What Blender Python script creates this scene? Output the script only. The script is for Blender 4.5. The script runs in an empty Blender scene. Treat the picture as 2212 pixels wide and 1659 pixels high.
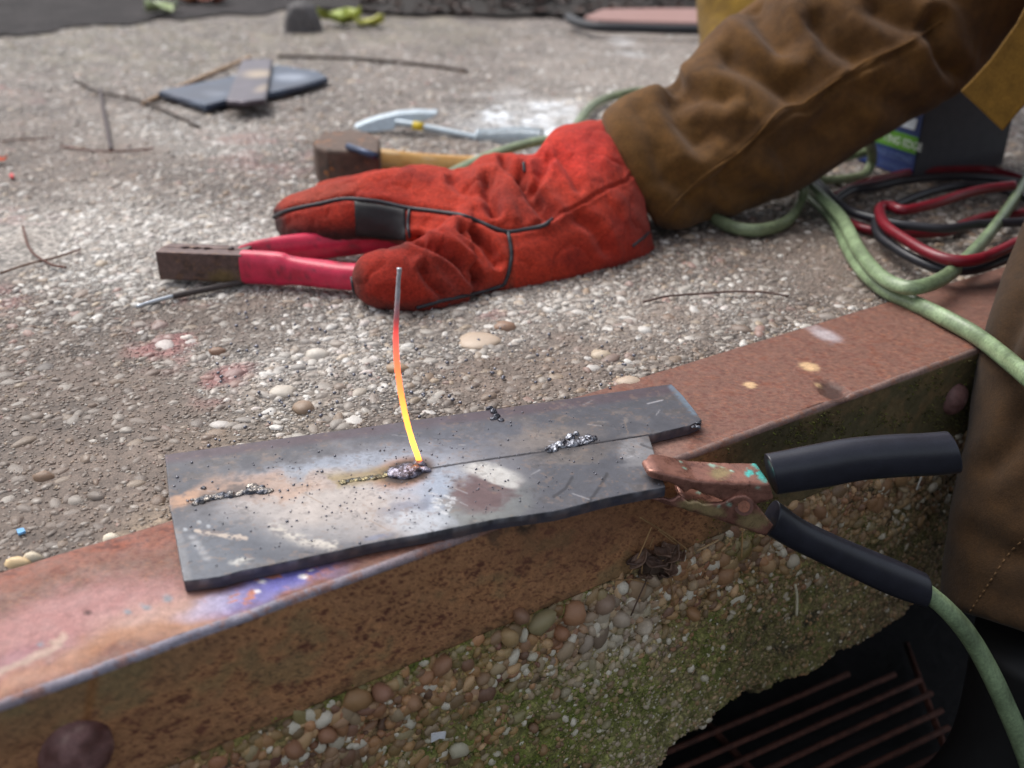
import bpy, bmesh, math, random
import numpy as np
from mathutils import Vector, Matrix
from mathutils.bvhtree import BVHTree

random.seed(7)
RNG = np.random.default_rng(11)
SC = bpy.context.scene
COL = SC.collection

# ------------------------------------------------------------------ camera
FPX = 2150.0                      # focal length in photo units (photo 2212 x 1659)
TH = math.atan(1085 / FPX)        # pitch below the horizon
CH = 0.36                         # height of the lens over the slab
CT, ST = math.cos(TH), math.sin(TH)
cam_d = bpy.data.cameras.new('camera')
cam = bpy.data.objects.new('camera', cam_d)
COL.objects.link(cam)
cam.location = (0, 0, CH)
cam.rotation_euler = (math.pi / 2 - TH, 0, 0)
cam_d.sensor_fit = 'HORIZONTAL'
cam_d.sensor_width = 17.3
cam_d.lens = 17.3 * FPX / 2212
cam_d.clip_start = 0.01
cam_d.clip_end = 300
cam_d.dof.use_dof = True
cam_d.dof.focus_distance = 0.72
cam_d.dof.aperture_fstop = 2.5
SC.camera = cam

# ------------------------------------------------------------------ light
SUN_EL, SUN_AZ = 56, -48          # azimuth measured from the view direction, negative = left
w = bpy.data.worlds.new('World')
SC.world = w
w.use_nodes = True
nt = w.node_tree
bg = nt.nodes['Background']
sky = nt.nodes.new('ShaderNodeTexSky')
sky.sky_type = 'NISHITA'
sky.sun_disc = False
sky.sun_elevation = math.radians(SUN_EL)
sky.sun_rotation = math.radians(SUN_AZ)
sky.dust_density = 4.0
hs = nt.nodes.new('ShaderNodeHueSaturation')
hs.inputs['Saturation'].default_value = 0.42
nt.links.new(sky.outputs[0], hs.inputs['Color'])
nt.links.new(hs.outputs[0], bg.inputs[0])
bg.inputs[1].default_value = 0.125
sun_d = bpy.data.lights.new('sun', 'SUN')
sun = bpy.data.objects.new('sun', sun_d)
COL.objects.link(sun)
sun_d.energy = 1.35
sun_d.angle = math.radians(40)
sun_d.color = (1.0, 0.985, 0.96)
_a, _e = math.radians(SUN_AZ), math.radians(SUN_EL)
_dir = Vector((math.sin(_a) * math.cos(_e), math.cos(_a) * math.cos(_e), math.sin(_e)))
sun.rotation_euler = _dir.to_track_quat('Z', 'Y').to_euler()
sun.location = _dir * 5
SC.view_settings.view_transform = 'Standard'
SC.view_settings.look = 'None'
SC.view_settings.gamma = 1
SC.view_settings.use_curve_mapping = False
SC.view_settings.exposure = 0.62

# ------------------------------------------------------------------ geometry helpers
CAM = np.array([0, 0, CH])
FWD = np.array([0, CT, -ST])
UPV = np.array([0, ST, CT])
def ray(px, py):
    X = (px - 1106) / FPX; Y = -(py - 829.5) / FPX
    return np.array([X, CT + Y * ST, -ST + Y * CT])
def V(px, py, dd): return CAM + ray(px, py) * dd
def at(px, py, z=0.0):
    d = ray(px, py); return CAM + d * ((z - CH) / d[2])
def gd(px, py, z=0.0):
    return (z - CH) / ray(px, py)[2]
def onp(px, py, o, n):
    d = ray(px, py); return CAM + d * (((np.asarray(o) - CAM) @ n) / (d @ n))
def proj(P):
    Q = P - CAM
    fw = np.maximum(Q @ FWD, 1e-3)
    return 1106 + FPX * Q[..., 0] / fw, 829.5 - FPX * (Q @ UPV) / fw
EA = math.radians(57.59)
E = np.array([math.sin(EA), math.cos(EA), 0.0])      # along the ledge edge
N = np.array([-math.cos(EA), math.sin(EA), 0.0])     # into the slab
T0, T1 = 0.4397, 0.5525                              # steel angle: outer and inner edge
def stz(s, t, z): 
    s, t, z = np.broadcast_arrays(np.asarray(s, float), t, z)
    return s[..., None] * E + t[..., None] * N + z[..., None] * np.array([0, 0, 1.0])
def wallp(px, py, t=T0): return onp(px, py, N * t, N)

def S(r, g, b):
    c = np.array([r, g, b]) / 255.0
    return np.where(c <= 0.04045, c / 12.92, ((c + 0.055) / 1.055) ** 2.4)
def hsh(i, j, k, seed):
    n = (i * 374761393 + j * 668265263 + k * 2147483647 + seed * 1274126177) & 0xFFFFFFFF
    n = ((n ^ (n >> 13)) * 1274126177) & 0xFFFFFFFF
    return ((n ^ (n >> 16)) & 0xFFFFFF) / float(0xFFFFFF)
def vn(P, seed=0):
    P = np.asarray(P, float)
    I = np.floor(P).astype(np.int64); F = P - I
    F = F * F * (3 - 2 * F)
    r = 0
    for a in (0, 1):
        for b in (0, 1):
            for c in (0, 1):
                wgt = (F[:, 0] if a else 1 - F[:, 0]) * (F[:, 1] if b else 1 - F[:, 1]) * (F[:, 2] if c else 1 - F[:, 2])
                r = r + wgt * hsh(I[:, 0] + a, I[:, 1] + b, I[:, 2] + c, seed)
    return r * 2 - 1
def fbm(P, sc=1.0, o=4, seed=0):
    P = np.asarray(P, float) * sc; r = 0; a = 0.5
    for k in range(o):
        r = r + a * vn(P * 2 ** k + 17.3 * k, seed + k); a *= 0.5
    return r
def sst(x, a, b):
    t = np.clip((x - a) / (b - a), 0, 1); return t * t * (3 - 2 * t)
def mix(c, c2, m): return c + (np.asarray(c2) - c) * np.asarray(m)[:, None]
def ell(px, py, cx, cy, rx, ry, ang=0, soft=0.5):
    a = math.radians(ang); dx, dy = px - cx, py - cy
    u = (dx * math.cos(a) + dy * math.sin(a)) / rx; v = (-dx * math.sin(a) + dy * math.cos(a)) / ry
    d = np.sqrt(u * u + v * v)
    return 1 - sst(d, 1 - soft, 1 + soft)
def segd(px, py, pts):
    best = np.full(np.shape(px), 1e9)
    for (x0, y0), (x1, y1) in zip(pts[:-1], pts[1:]):
        dx, dy = x1 - x0, y1 - y0
        t = np.clip(((px - x0) * dx + (py - y0) * dy) / (dx * dx + dy * dy + 1e-9), 0, 1)
        best = np.minimum(best, np.hypot(px - x0 - t * dx, py - y0 - t * dy))
    return best
def line(px, py, pts, wd, soft=0.6): return 1 - sst(segd(px, py, pts) / wd, 1 - soft, 1 + soft)
def crom(P, n):
    P = np.asarray(P, float)
    if len(P) == 2:
        t = np.linspace(0, 1, n)[:, None]; return P[0] * (1 - t) + P[1] * t
    Q = np.vstack([2 * P[0] - P[1], P, 2 * P[-1] - P[-2]])
    u = np.linspace(0, len(P) - 1, n); i = np.minimum(u.astype(int), len(P) - 2); f = (u - i)[:, None]
    p0, p1, p2, p3 = Q[i], Q[i + 1], Q[i + 2], Q[i + 3]
    return 0.5 * (2 * p1 + (p2 - p0) * f + (2 * p0 - 5 * p1 + 4 * p2 - p3) * f * f + (3 * p1 - p0 - 3 * p2 + p3) * f ** 3)
def lerp_poly(pts, n):
    pts = np.asarray(pts, float); d = np.r_[0, np.cumsum(np.linalg.norm(np.diff(pts, axis=0), axis=1))]
    u = np.linspace(0, d[-1], n)
    return np.stack([np.interp(u, d, pts[:, k]) for k in range(pts.shape[1])], 1)

# ------------------------------------------------------------------ object helpers
WL = {}
def empty(name, loc, label=None, cat=None, group=None, parent=None):
    o = bpy.data.objects.new(name, None); COL.objects.link(o)
    o.empty_display_size = 0.02
    WL[o.name] = np.asarray(loc, float)
    base = WL[parent.name] if parent else 0
    o.location = np.asarray(loc, float) - base
    if parent: o.parent = parent
    tag(o, label, cat, group); return o
def tag(o, label=None, cat=None, group=None, kind=None):
    if label: o['label'] = label
    if cat: o['category'] = cat
    if group: o['group'] = group
    if kind: o['kind'] = kind
    return o
def mesh_of(name, v, f, mat, smooth=True, cols=None):
    me = bpy.data.meshes.new(name)
    v = np.ascontiguousarray(v, dtype=np.float32)
    if isinstance(f, np.ndarray):
        k = f.shape[1]; nf = len(f)
        me.vertices.add(len(v)); me.vertices.foreach_set('co', v.ravel())
        me.loops.add(nf * k); me.loops.foreach_set('vertex_index', np.ascontiguousarray(f, dtype=np.int32).ravel())
        me.polygons.add(nf)
        me.polygons.foreach_set('loop_start', np.arange(0, nf * k, k, dtype=np.int32))
        me.update(calc_edges=True)
    else:
        me.from_pydata(v.tolist(), [], [list(map(int, q)) for q in f]); me.update()
    me.polygons.foreach_set('use_smooth', np.full(len(me.polygons), bool(smooth)))
    if cols is not None:
        a = me.color_attributes.new('Col', 'FLOAT_COLOR', 'POINT')
        c = np.ones((len(v), 4), np.float32); c[:, :3] = np.clip(cols, 0, 50)
        a.data.foreach_set('color', c.ravel())
    if mat: me.materials.append(mat)
    return me
def mk(name, v, f, mat, parent=None, smooth=True, cols=None, label=None, cat=None, group=None, kind=None, origin=None):
    v = np.asarray(v, float)
    if origin is None:
        if parent is not None: origin = WL[parent.name]
        else:
            mn, mx = v.min(0), v.max(0); origin = np.array([(mn[0] + mx[0]) / 2, (mn[1] + mx[1]) / 2, mn[2]])
    origin = np.asarray(origin, float)
    o = bpy.data.objects.new(name, mesh_of(name, v - origin, f, mat, smooth, cols)); COL.objects.link(o)
    WL[o.name] = origin
    if parent is not None:
        o.parent = parent; o.location = origin - WL[parent.name]
    else: o.location = origin
    tag(o, label, cat, group, kind); return o
def fset(me, name, vals):
    a = me.attributes.new(name, 'FLOAT', 'POINT'); a.data.foreach_set('value', np.asarray(vals, np.float32))

def gridf(nu, nv):
    i = np.arange((nu - 1) * (nv - 1)); r, c = i // (nv - 1), i % (nv - 1)
    a = r * nv + c
    return np.stack([a, a + nv, a + nv + 1, a + 1], 1)
def tube(P, r, n=10, cap=True, lobes=0, k=0.0, smooth_n=None, twist=0.0):
    P = np.asarray(P, float)
    rr = np.asarray(r, float) if np.ndim(r) else None
    if smooth_n:
        if rr is not None: rr = np.interp(np.linspace(0, 1, smooth_n), np.linspace(0, 1, len(P)), rr)
        P = crom(P, smooth_n)
    m = len(P)
    if rr is None: rr = np.full(m, float(r))
    Tn = np.gradient(P, axis=0); Tn /= np.linalg.norm(Tn, axis=1)[:, None] + 1e-12
    u = np.cross(Tn[0], [0.13, 0.2, 1.0]); u /= np.linalg.norm(u)
    v = []; th = np.linspace(0, 2 * np.pi, n, endpoint=False)
    for i in range(m):
        u = u - Tn[i] * (u @ Tn[i]); u /= np.linalg.norm(u)
        b = np.cross(Tn[i], u)
        q = rr[i] * (1 + k * np.cos(lobes * th)) if lobes else rr[i]
        ph = th + twist * i / m
        v.append(P[i] + (np.cos(ph) * q)[:, None] * u + (np.sin(ph) * q)[:, None] * b)
    v = np.vstack(v); f = []
    for i in range(m - 1):
        for j in range(n):
            f.append((i * n + j, i * n + (j + 1) % n, (i + 1) * n + (j + 1) % n, (i + 1) * n + j))
    if cap:
        f.append(tuple(range(n - 1, -1, -1))); f.append(tuple((m - 1) * n + j for j in range(n)))
    return v, f
def join(parts):
    vs, fs, off = [], [], 0
    for v, f in parts:
        vs.append(np.asarray(v)); fs += [tuple(int(i) + off for i in q) for q in f]; off += len(v)
    return np.vstack(vs), fs
def loft(secs, n=24, steps=60, pw=1.0, cap=True):
    # secs: rows (centre3, up3, side3); superellipse exponent pw (<1 = squarer)
    A = np.array([np.r_[c, u, s] for c, u, s in secs])
    A = crom(A, steps)
    th = np.linspace(0, 2 * np.pi, n, endpoint=False)
    cs, sn = np.cos(th), np.sin(th)
    cs = np.sign(cs) * np.abs(cs) ** pw; sn = np.sign(sn) * np.abs(sn) ** pw
    v = (A[:, None, 0:3] + sn[None, :, None] * A[:, None, 3:6] + cs[None, :, None] * A[:, None, 6:9]).reshape(-1, 3)
    f = []
    for i in range(steps - 1):
        for j in range(n):
            f.append((i * n + j, i * n + (j + 1) % n, (i + 1) * n + (j + 1) % n, (i + 1) * n + j))
    if cap:
        f.append(tuple(range(n - 1, -1, -1))); f.append(tuple((steps - 1) * n + j for j in range(n)))
    return v, f
def sec(tx, ty, bx, by, dd, ratio=1.0, flip=1):
    a, b = V(tx, ty, dd), V(bx, by, dd)
    u = (a - b) / 2; c = (a + b) / 2
    vw = c - CAM; vw /= np.linalg.norm(vw)
    un = u / np.linalg.norm(u); s = vw - un * (vw @ un); s /= np.linalg.norm(s)
    return c, u, s * np.linalg.norm(u) * ratio * flip
def prism(outline, ext):
    o = np.asarray(outline, float); n = len(o); ext = np.asarray(ext, float)
    v = np.vstack([o, o + ext])
    f = [tuple(range(n)), tuple(range(2 * n - 1, n - 1, -1))]
    for i in range(n):
        j = (i + 1) % n; f.append((j, i, n + i, n + j))
    return v, f
def box(c, a, b, h):
    c, a, b, h = map(lambda q: np.asarray(q, float), (c, a, b, h))
    return prism([c - a - b - h, c + a - b - h, c + a + b - h, c - a + b - h], 2 * h)
def fix_normals(o):
    bm = bmesh.new(); bm.from_mesh(o.data); bmesh.ops.recalc_face_normals(bm, faces=bm.faces); bm.to_mesh(o.data); bm.free()
def bev(o, wd, seg=2, sharp=True):
    m = o.modifiers.new('bevel', 'BEVEL'); m.width = wd; m.segments = seg; m.limit_method = 'ANGLE'; m.angle_limit = math.radians(35)
    return o
def bake(o):
    dg = bpy.context.evaluated_depsgraph_get(); dg.update()
    me = bpy.data.meshes.new_from_object(o.evaluated_get(dg)); old = o.data
    o.modifiers.clear(); o.data = me
    bpy.data.meshes.remove(old); return o
def verts(o):
    a = np.empty(len(o.data.vertices) * 3, np.float32); o.data.vertices.foreach_get('co', a)
    return a.reshape(-1, 3).astype(float)
def norms(o):
    a = np.empty(len(o.data.vertices) * 3, np.float32); o.data.vertices.foreach_get('normal', a)
    return a.reshape(-1, 3).astype(float)
def set_verts(o, v):
    o.data.vertices.foreach_set('co', np.ascontiguousarray(v, dtype=np.float32).ravel()); o.data.update()
def set_cols(o, c):
    a = o.data.color_attributes.get('Col') or o.data.color_attributes.new('Col', 'FLOAT_COLOR', 'POINT')
    q = np.ones((len(c), 4), np.float32); q[:, :3] = np.clip(c, 0, 50); a.data.foreach_set('color', q.ravel())
def bvh_of(o):
    v = verts(o) + WL[o.name]
    return BVHTree.FromPolygons([Vector(q) for q in v], [tuple(p.vertices) for p in o.data.polygons])
def drape(bv, pts, n, lift=0.0):
    out = []
    for x, y in crom(np.asarray(pts, float), n):
        h = bv.ray_cast(Vector(CAM), Vector(ray(x, y)).normalized())
        if h[0] is not None:
            nn = h[1] if h[1].dot(Vector(ray(x, y))) < 0 else -h[1]
            out.append(np.array(h[0] + nn * lift))
    return np.array(out)
def smooth_pts(P, it=2):
    for _ in range(it):
        P = P.copy(); P[1:-1] = (P[:-2] + 2 * P[1:-1] + P[2:]) / 4
    return P
_ICO = {}
def ico(sub):
    if sub not in _ICO:
        bm = bmesh.new(); bmesh.ops.create_icosphere(bm, subdivisions=sub, radius=1)
        _ICO[sub] = (np.array([q.co[:] for q in bm.verts]), np.array([[x.index for x in q.verts] for q in bm.faces])); bm.free()
    return _ICO[sub]
def blobs(C, R, B, sub, lump=0.22, seed=0, nvar=14):
    """many pebble-like lumps in one mesh. C (n,3) centres, R (n,3) radii, B (n,3,3) axes (rows)"""
    V0, F0 = ico(sub); n = len(C)
    var = np.stack([V0 * (1 + lump * fbm(V0 + 9.1 * q, 1.25, 3, seed + q))[:, None] for q in range(nvar)])
    k = RNG.integers(0, nvar, n)
    L = var[k] * R[:, None, :]
    P = np.einsum('nvk,nkj->nvj', L, B) + C[:, None, :]
    F = (F0[None] + (np.arange(n) * len(V0))[:, None, None]).reshape(-1, 3)
    return P.reshape(-1, 3), F, len(V0)
def basis(normal, ang):
    """rows: two tangents rotated by ang, and the normal"""
    nn = np.asarray(normal, float); nn = nn / np.linalg.norm(nn)
    a = np.cross([0.3, 0.9, 0.2], nn); a /= np.linalg.norm(a); b = np.cross(nn, a)
    ca, sa = np.cos(ang)[:, None], np.sin(ang)[:, None]
    return np.stack([ca * a + sa * b, -sa * a + ca * b, np.broadcast_to(nn, (len(ang), 3))], 1)

# ------------------------------------------------------------------ materials
def mat(name, color=None, rough=0.7, metal=0.0, var=None, bump=None, bump2=None, spec=0.5, rvar=None, sheen=0.0, objcol=False, emit=None, voro=None, var2=None, coat=0.0):
    m = bpy.data.materials.new(name); m.use_nodes = True
    t = m.node_tree; L = t.links; ND = t.nodes; b = ND['Principled BSDF']
    tc = ND.new('ShaderNodeTexCoord').outputs['Object']
    def noise(sc, det=4, r=0.6, dist=0.0):
        q = ND.new('ShaderNodeTexNoise'); q.inputs['Scale'].default_value = sc; q.inputs['Detail'].default_value = det
        q.inputs['Roughness'].default_value = r; q.inputs['Distortion'].default_value = dist
        L.new(tc, q.inputs['Vector']); return q.outputs['Fac']
    def rng(fac, lo, hi, f0=0.3, f1=0.7):
        q = ND.new('ShaderNodeMapRange'); L.new(fac, q.inputs[0])
        for i, x in enumerate((f0, f1, lo, hi)): q.inputs[i + 1].default_value = x
        return q.outputs[0]
    def mul(c, f):
        q = ND.new('ShaderNodeVectorMath'); q.operation = 'SCALE'; L.new(c, q.inputs[0]); L.new(f, q.inputs['Scale']); return q.outputs[0]
    if objcol: c = ND.new('ShaderNodeObjectInfo').outputs['Color']
    elif color is None:
        q = ND.new('ShaderNodeAttribute'); q.attribute_name = 'Col'; c = q.outputs['Color']
    else:
        q = ND.new('ShaderNodeRGB'); q.outputs[0].default_value = (*color, 1); c = q.outputs[0]
    hgt = None
    if voro:
        sc, amt, bst = voro
        q = ND.new('ShaderNodeTexVoronoi'); q.inputs['Scale'].default_value = sc; L.new(tc, q.inputs['Vector'])
        sp = ND.new('ShaderNodeSeparateColor'); L.new(q.outputs['Color'], sp.inputs[0])
        pm = ND.new('ShaderNodeAttribute'); pm.attribute_name = 'peb'
        fac = rng(sp.outputs[0], 1 - amt, 1 + amt, 0, 1)
        edge = rng(q.outputs['Distance'], 1.12, 0.6, 0.2, 0.65)
        mm = ND.new('ShaderNodeMath'); mm.operation = 'MULTIPLY'; L.new(fac, mm.inputs[0]); L.new(edge, mm.inputs[1])
        mx = ND.new('ShaderNodeMix'); mx.data_type = 'FLOAT'; L.new(pm.outputs['Fac'], mx.inputs[0]); mx.inputs[2].default_value = 1.0; L.new(mm.outputs[0], mx.inputs[3])
        c = mul(c, mx.outputs[0])
        h = ND.new('ShaderNodeMath'); h.operation = 'MULTIPLY'; L.new(rng(q.outputs['Distance'], 1, 0, 0, 0.7), h.inputs[0]); L.new(pm.outputs['Fac'], h.inputs[1])
        hgt = (h.outputs[0], bst)
    for vv in (var, var2):
        if vv: c = mul(c, rng(noise(vv[0]), 1 - vv[1], 1 + vv[1]))
    L.new(c, b.inputs['Base Color'])
    b.inputs['Metallic'].default_value = metal
    b.inputs['Specular IOR Level'].default_value = spec
    if rvar: L.new(rng(noise(rvar[0]), max(rough - rvar[1], .03), min(rough + rvar[1], 1)), b.inputs['Roughness'])
    else: b.inputs['Roughness'].default_value = rough
    if sheen:
        b.inputs['Sheen Weight'].default_value = sheen; b.inputs['Sheen Roughness'].default_value = 0.6
    if coat: b.inputs['Coat Weight'].default_value = coat; b.inputs['Coat Roughness'].default_value = 0.2
    prev = None
    for bb in (bump, bump2):
        if bb:
            q = ND.new('ShaderNodeBump'); q.inputs['Strength'].default_value = bb[1]; q.inputs['Distance'].default_value = bb[2]
            L.new(noise(bb[0], 5), q.inputs['Height'])
            if prev: L.new(prev, q.inputs['Normal'])
            prev = q.outputs[0]
    if hgt:
        q = ND.new('ShaderNodeBump'); q.inputs['Strength'].default_value = 0.8; q.inputs['Distance'].default_value = hgt[1]
        L.new(hgt[0], q.inputs['Height'])
        if prev: L.new(prev, q.inputs['Normal'])
        prev = q.outputs[0]
    if prev: L.new(prev, b.inputs['Normal'])
    if emit:
        q = ND.new('ShaderNodeAttribute'); q.attribute_name = 'Glow'
        L.new(q.outputs['Color'], b.inputs['Emission Color']); b.inputs['Emission Strength'].default_value = emit
    return m

M_SLAB = mat('slab concrete', rough=0.74, var=(110, .3), var2=(700, .4), bump=(420, .6, .0012), bump2=(60, .4, .002), voro=(230, .55, .0016))
M_WALL = mat('mossy concrete', rough=0.85, var=(120, .3), var2=(800, .4), bump=(500, .7, .0015), bump2=(90, .5, .003), voro=(300, .5, .0014))
M_PEB = mat('pebble', rough=0.46, var=(260, .18), var2=(1100, .16), bump=(900, .3, .0004), rvar=(150, .18))
M_PEBO = mat('single pebble', rough=0.40, objcol=True, var=(220, .22), var2=(1300, .2), bump=(700, .35, .0005), rvar=(150, .2))
M_STEEL = mat('rusty steel', rough=0.62, var=(260, .2), var2=(1400, .22), bump=(420, .5, .0007), bump2=(1800, .35, .0003), rvar=(80, .14), spec=.45)
M_PLATE = mat('heat tinted steel', rough=0.48, metal=0.25, var=(140, .12), var2=(1800, .12), bump=(500, .18, .0005), bump2=(2500, .12, .0002), rvar=(60, .1))
M_CUT = mat('cut steel edge', color=S(62, 60, 66), rough=0.5, metal=0.4, var=(300, .4), bump=(600, .6, .0008))
M_SLAG = mat('weld slag', rough=0.24, metal=0.75, var=(500, .35), bump=(700, .7, .0008))
M_SPAT = mat('weld spatter', color=S(112, 112, 120), rough=0.25, metal=0.7)
M_ROD = mat('hot rod', rough=0.35, metal=0.5, emit=1.7, var=(900, .2))
M_COPPER = mat('old copper', rough=0.34, metal=0.45, var=(120, .2), var2=(900, .2), bump=(500, .25, .0004), rvar=(120, .15))
M_RUBBER = mat('black rubber', color=S(40, 41, 50), rough=0.33, var=(80, .18), var2=(900, .2), bump=(900, .2, .0003), spec=.5)
M_HEAD = mat('brown oxidised brass', rough=0.5, metal=0.35, var=(160, .25), var2=(1000, .22), bump=(500, .3, .0005))
M_PINK = mat('red plastic handle', rough=0.36, var=(90, .14), var2=(900, .12), bump=(300, .15, .0005))
M_GREEN = mat('green cable', rough=0.36, var=(38, .42), var2=(420, .3), bump=(300, .3, .0006), color=S(122, 140, 106))
M_GREEND = mat('dusty green cable', rough=0.4, var=(38, .4), var2=(420, .3), bump=(300, .3, .0006), color=S(122, 134, 102))
M_REDC = mat('red cable', color=S(116, 22, 36), rough=0.36, var=(60, .2))
M_BLKC = mat('black cable', color=S(38, 38, 44), rough=0.4, var=(60, .2))
M_SUEDE = mat('suede', rough=0.88, var=(70, .22), var2=(700, .32), bump=(900, .5, .0009), bump2=(150, .4, .0014), sheen=.08, spec=.15)
M_GLOVE = mat('red suede', rough=0.92, var=(330, .32), var2=(1100, .42), bump=(1000, .8, .0012), bump2=(220, .5, .0015), sheen=.06, spec=.15)
M_PIPE = mat('black piping', color=S(44, 44, 50), rough=0.55, bump=(600, .3, .0004))
M_BLACKL = mat('black leather', color=S(32, 30, 32), rough=0.6, var=(200, .3), bump=(500, .4, .0004))
M_DARKP = mat('blue black plate', rough=0.4, metal=0.35, var=(40, .2), bump=(200, .2, .0006))
M_BRIGHT = mat('bright steel', color=S(190, 196, 202), rough=0.28, metal=0.8, var=(200, .15), bump=(300, .2, .0004))
M_GALV = mat('zinc paint steel', color=S(176, 188, 196), rough=0.4, metal=0.3, var=(120, .15))
M_WOOD = mat('pale ash wood', rough=0.5, var=(60, .14), bump=(300, .2, .0004))
M_RUSTB = mat('rusty block', rough=0.75, var=(90, .3), var2=(600, .3), bump=(220, .6, .0015))
M_DARK = mat('shaded pit soil', color=(0.012, 0.011, 0.011), rough=0.9, var=(30, .4), bump=(80, .6, .004))  # near-black ground: the shade of the pit is put into its colour
M_GRATE = mat('rusty grate', color=S(84, 48, 36), rough=0.8, var=(120, .45), bump=(400, .6, .0008))
M_ANY = mat('painted colour', rough=0.6, var=(150, .2))
M_LEAF = mat('leaf', rough=0.55, var=(60, .25), var2=(300, .15), bump=(150, .3, .001))
M_TWIG = mat('dry stem', rough=0.8, var=(300, .25))
M_ASPH = mat('asphalt', color=S(54, 50, 50), rough=0.9, var=(9, .5), var2=(70, .6), spec=.2, bump=(350, .7, .003))
M_SOIL = mat('dark soil', color=S(42, 36, 32), rough=0.95, var=(25, .5), var2=(160, .4), bump=(60, .8, .012))
M_BOX = mat('box card', rough=0.5, var=(80, .12))
M_SKIN = mat('skin', color=S(190, 140, 115), rough=0.6)
M_BOOT = mat('boot leather', color=S(26, 25, 26), rough=0.6, var=(60, .2))

# ================================================================== THE SLAB
def grow(a, b, step, far0, far1, g=1.07):
    mid = np.arange(a, b, step)
    up = [b]; st = step
    while up[-1] < far1: st *= g; up.append(up[-1] + st)
    dn = [a]; st = step
    while dn[-1] > far0: st *= g; dn.append(dn[-1] - st)
    return np.unique(np.r_[dn[1:], mid, up])

# masks in photo units, evaluated at the place where they lie on the slab
def slab_masks(P):
    px, py = proj(P)
    nz = fbm(P, 14, 4, 3); n2 = fbm(P, 40, 3, 5); n3 = fbm(P, 6, 3, 8)
    wx, wy = px + 70 * n3 + 50 * nz, py + 45 * nz + 30 * n2
    mud = np.maximum.reduce([
        ell(wx, wy, 230, 930, 330, 210, 10, .45), ell(wx, wy, 60, 1150, 300, 170, 0, .4), ell(wx, wy, 500, 690, 240, 60, 5, .5) * .9,
        ell(wx, wy, 1180, 800, 210, 85, -12, .5) * .85, ell(wx, wy, 720, 870, 130, 60, 0, .6) * .6, ell(wx, wy, 950, 700, 130, 40, 0, .5) * .5,
        ell(wx, wy, 120, 330, 260, 110, 0, .6) * .55, ell(wx, wy, 1480, 720, 160, 60, -20, .6) * .5, ell(wx, wy, 1750, 570, 190, 90, 10, .6) * .8,
        ell(wx, wy, 1250, 130, 330, 80, 0, .6) * .45, ell(wx, wy, 1000, 90, 500, 60, 0, .6) * .3])
    mud = np.clip(mud + .55 * n2 + .25 * nz, 0, 1)
    pink = np.maximum.reduce([ell(wx, wy, 355, 745, 85, 55, 0, .5), ell(wx, wy, 480, 830, 75, 28, -30, .5), ell(wx, wy, 30, 660, 60, 30, 0, .5) * .6,
        ell(wx, wy, 420, 640, 60, 12, 0, .5) * .7, ell(wx, wy, 60, 480, 70, 18, 0, .6) * .5, ell(wx, wy, 500, 590, 60, 20, 0, .6) * .5,
        ell(wx, wy, 1090, 690, 40, 12, 0, .5) * .5, ell(wx, wy, 560, 340, 130, 40, 10, .6) * .45, ell(wx, wy, 60, 210, 40, 8, 0, .6) * .6])
    pink = pink * sst(n2 + .5 * nz, -.25, .15)
    white = np.maximum.reduce([ell(wx, wy, 1085, 245, 35, 14, 0, .5), ell(wx, wy, 1165, 275, 60, 22, 5, .5), ell(wx, wy, 1215, 250, 50, 14, 0, .5) * .7, ell(wx, wy, 1130, 262, 120, 45, 0, .7) * .4,
        ell(wx, wy, 1370, 110, 30, 8, 10, .6) * .5])
    pale = np.maximum.reduce([ell(wx, wy, 300, 530, 460, 95, 3, .5), ell(wx, wy, 640, 780, 240, 130, -15, .5) * .9, ell(wx, wy, 1150, 690, 330, 60, -8, .6) * .7, ell(wx, wy, 1450, 690, 260, 60, -20, .6) * .6,
        ell(wx, wy, 400, 290, 180, 50, 0, .6) * .8, ell(wx, wy, 1390, 200, 300, 130, 0, .6) * .7])
    moss = np.maximum.reduce([ell(wx, wy, 300, 100, 420, 70, 0, .5), ell(wx, wy, 800, 70, 300, 50, 0, .6)]) * sst(n2, -.2, .3)
    tan = np.maximum.reduce([ell(wx, wy, 330, 1195, 150, 60, -18, .6), ell(wx, wy, 560, 905, 180, 50, -12, .6) * .6])
    return px, py, mud, pink, white, pale, moss, tan, nz, n2
def slab_colour(P):
    px, py, mud, pink, white, pale, moss, tan, nz, n2 = slab_masks(P)
    c = np.tile(S(114, 103, 95), (len(P), 1))
    c = mix(c, S(176, 169, 161), pale * .8)
    c = mix(c, S(108, 94, 84), mud * .85)
    c = mix(c, S(150, 130, 105), tan * .4)
    c = mix(c, S(108, 104, 70), moss * .5)
    c = mix(c, S(150, 92, 92), pink * .6)
    c = mix(c, S(235, 240, 245), np.clip(white * 1.1, 0, 1))
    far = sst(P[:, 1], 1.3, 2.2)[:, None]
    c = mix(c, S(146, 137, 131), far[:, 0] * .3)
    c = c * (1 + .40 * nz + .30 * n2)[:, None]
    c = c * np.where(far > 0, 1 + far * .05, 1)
    return c, np.clip(1.1 - mud * 1.0 - white * .6, .12, 1)
tick_s = grow(-.12, 1.0, .003, -4, 45, 1.075)
tick_t = grow(T1 + .0005, 1.35, .003, T1, 50, 1.055)
tick_t = tick_t[tick_t >= T1]
SS, TT = np.meshgrid(tick_s, tick_t, indexing='ij')
SP = stz(SS.ravel(), TT.ravel(), np.zeros(SS.size))
_, _, mud, _, white, _, _, _, nz_, n2_ = slab_masks(SP)
SP[:, 2] = .0012 * nz_ + .0012 * n2_ + .0016 * mud - .0016
def slab_z(P):
    _, _, mud, *_r = slab_masks(P); nz, n2 = _r[-2], _r[-1]
    return .0012 * nz + .0012 * n2 + .0016 * mud - .0016
sc_, peb_ = slab_colour(SP)
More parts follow.
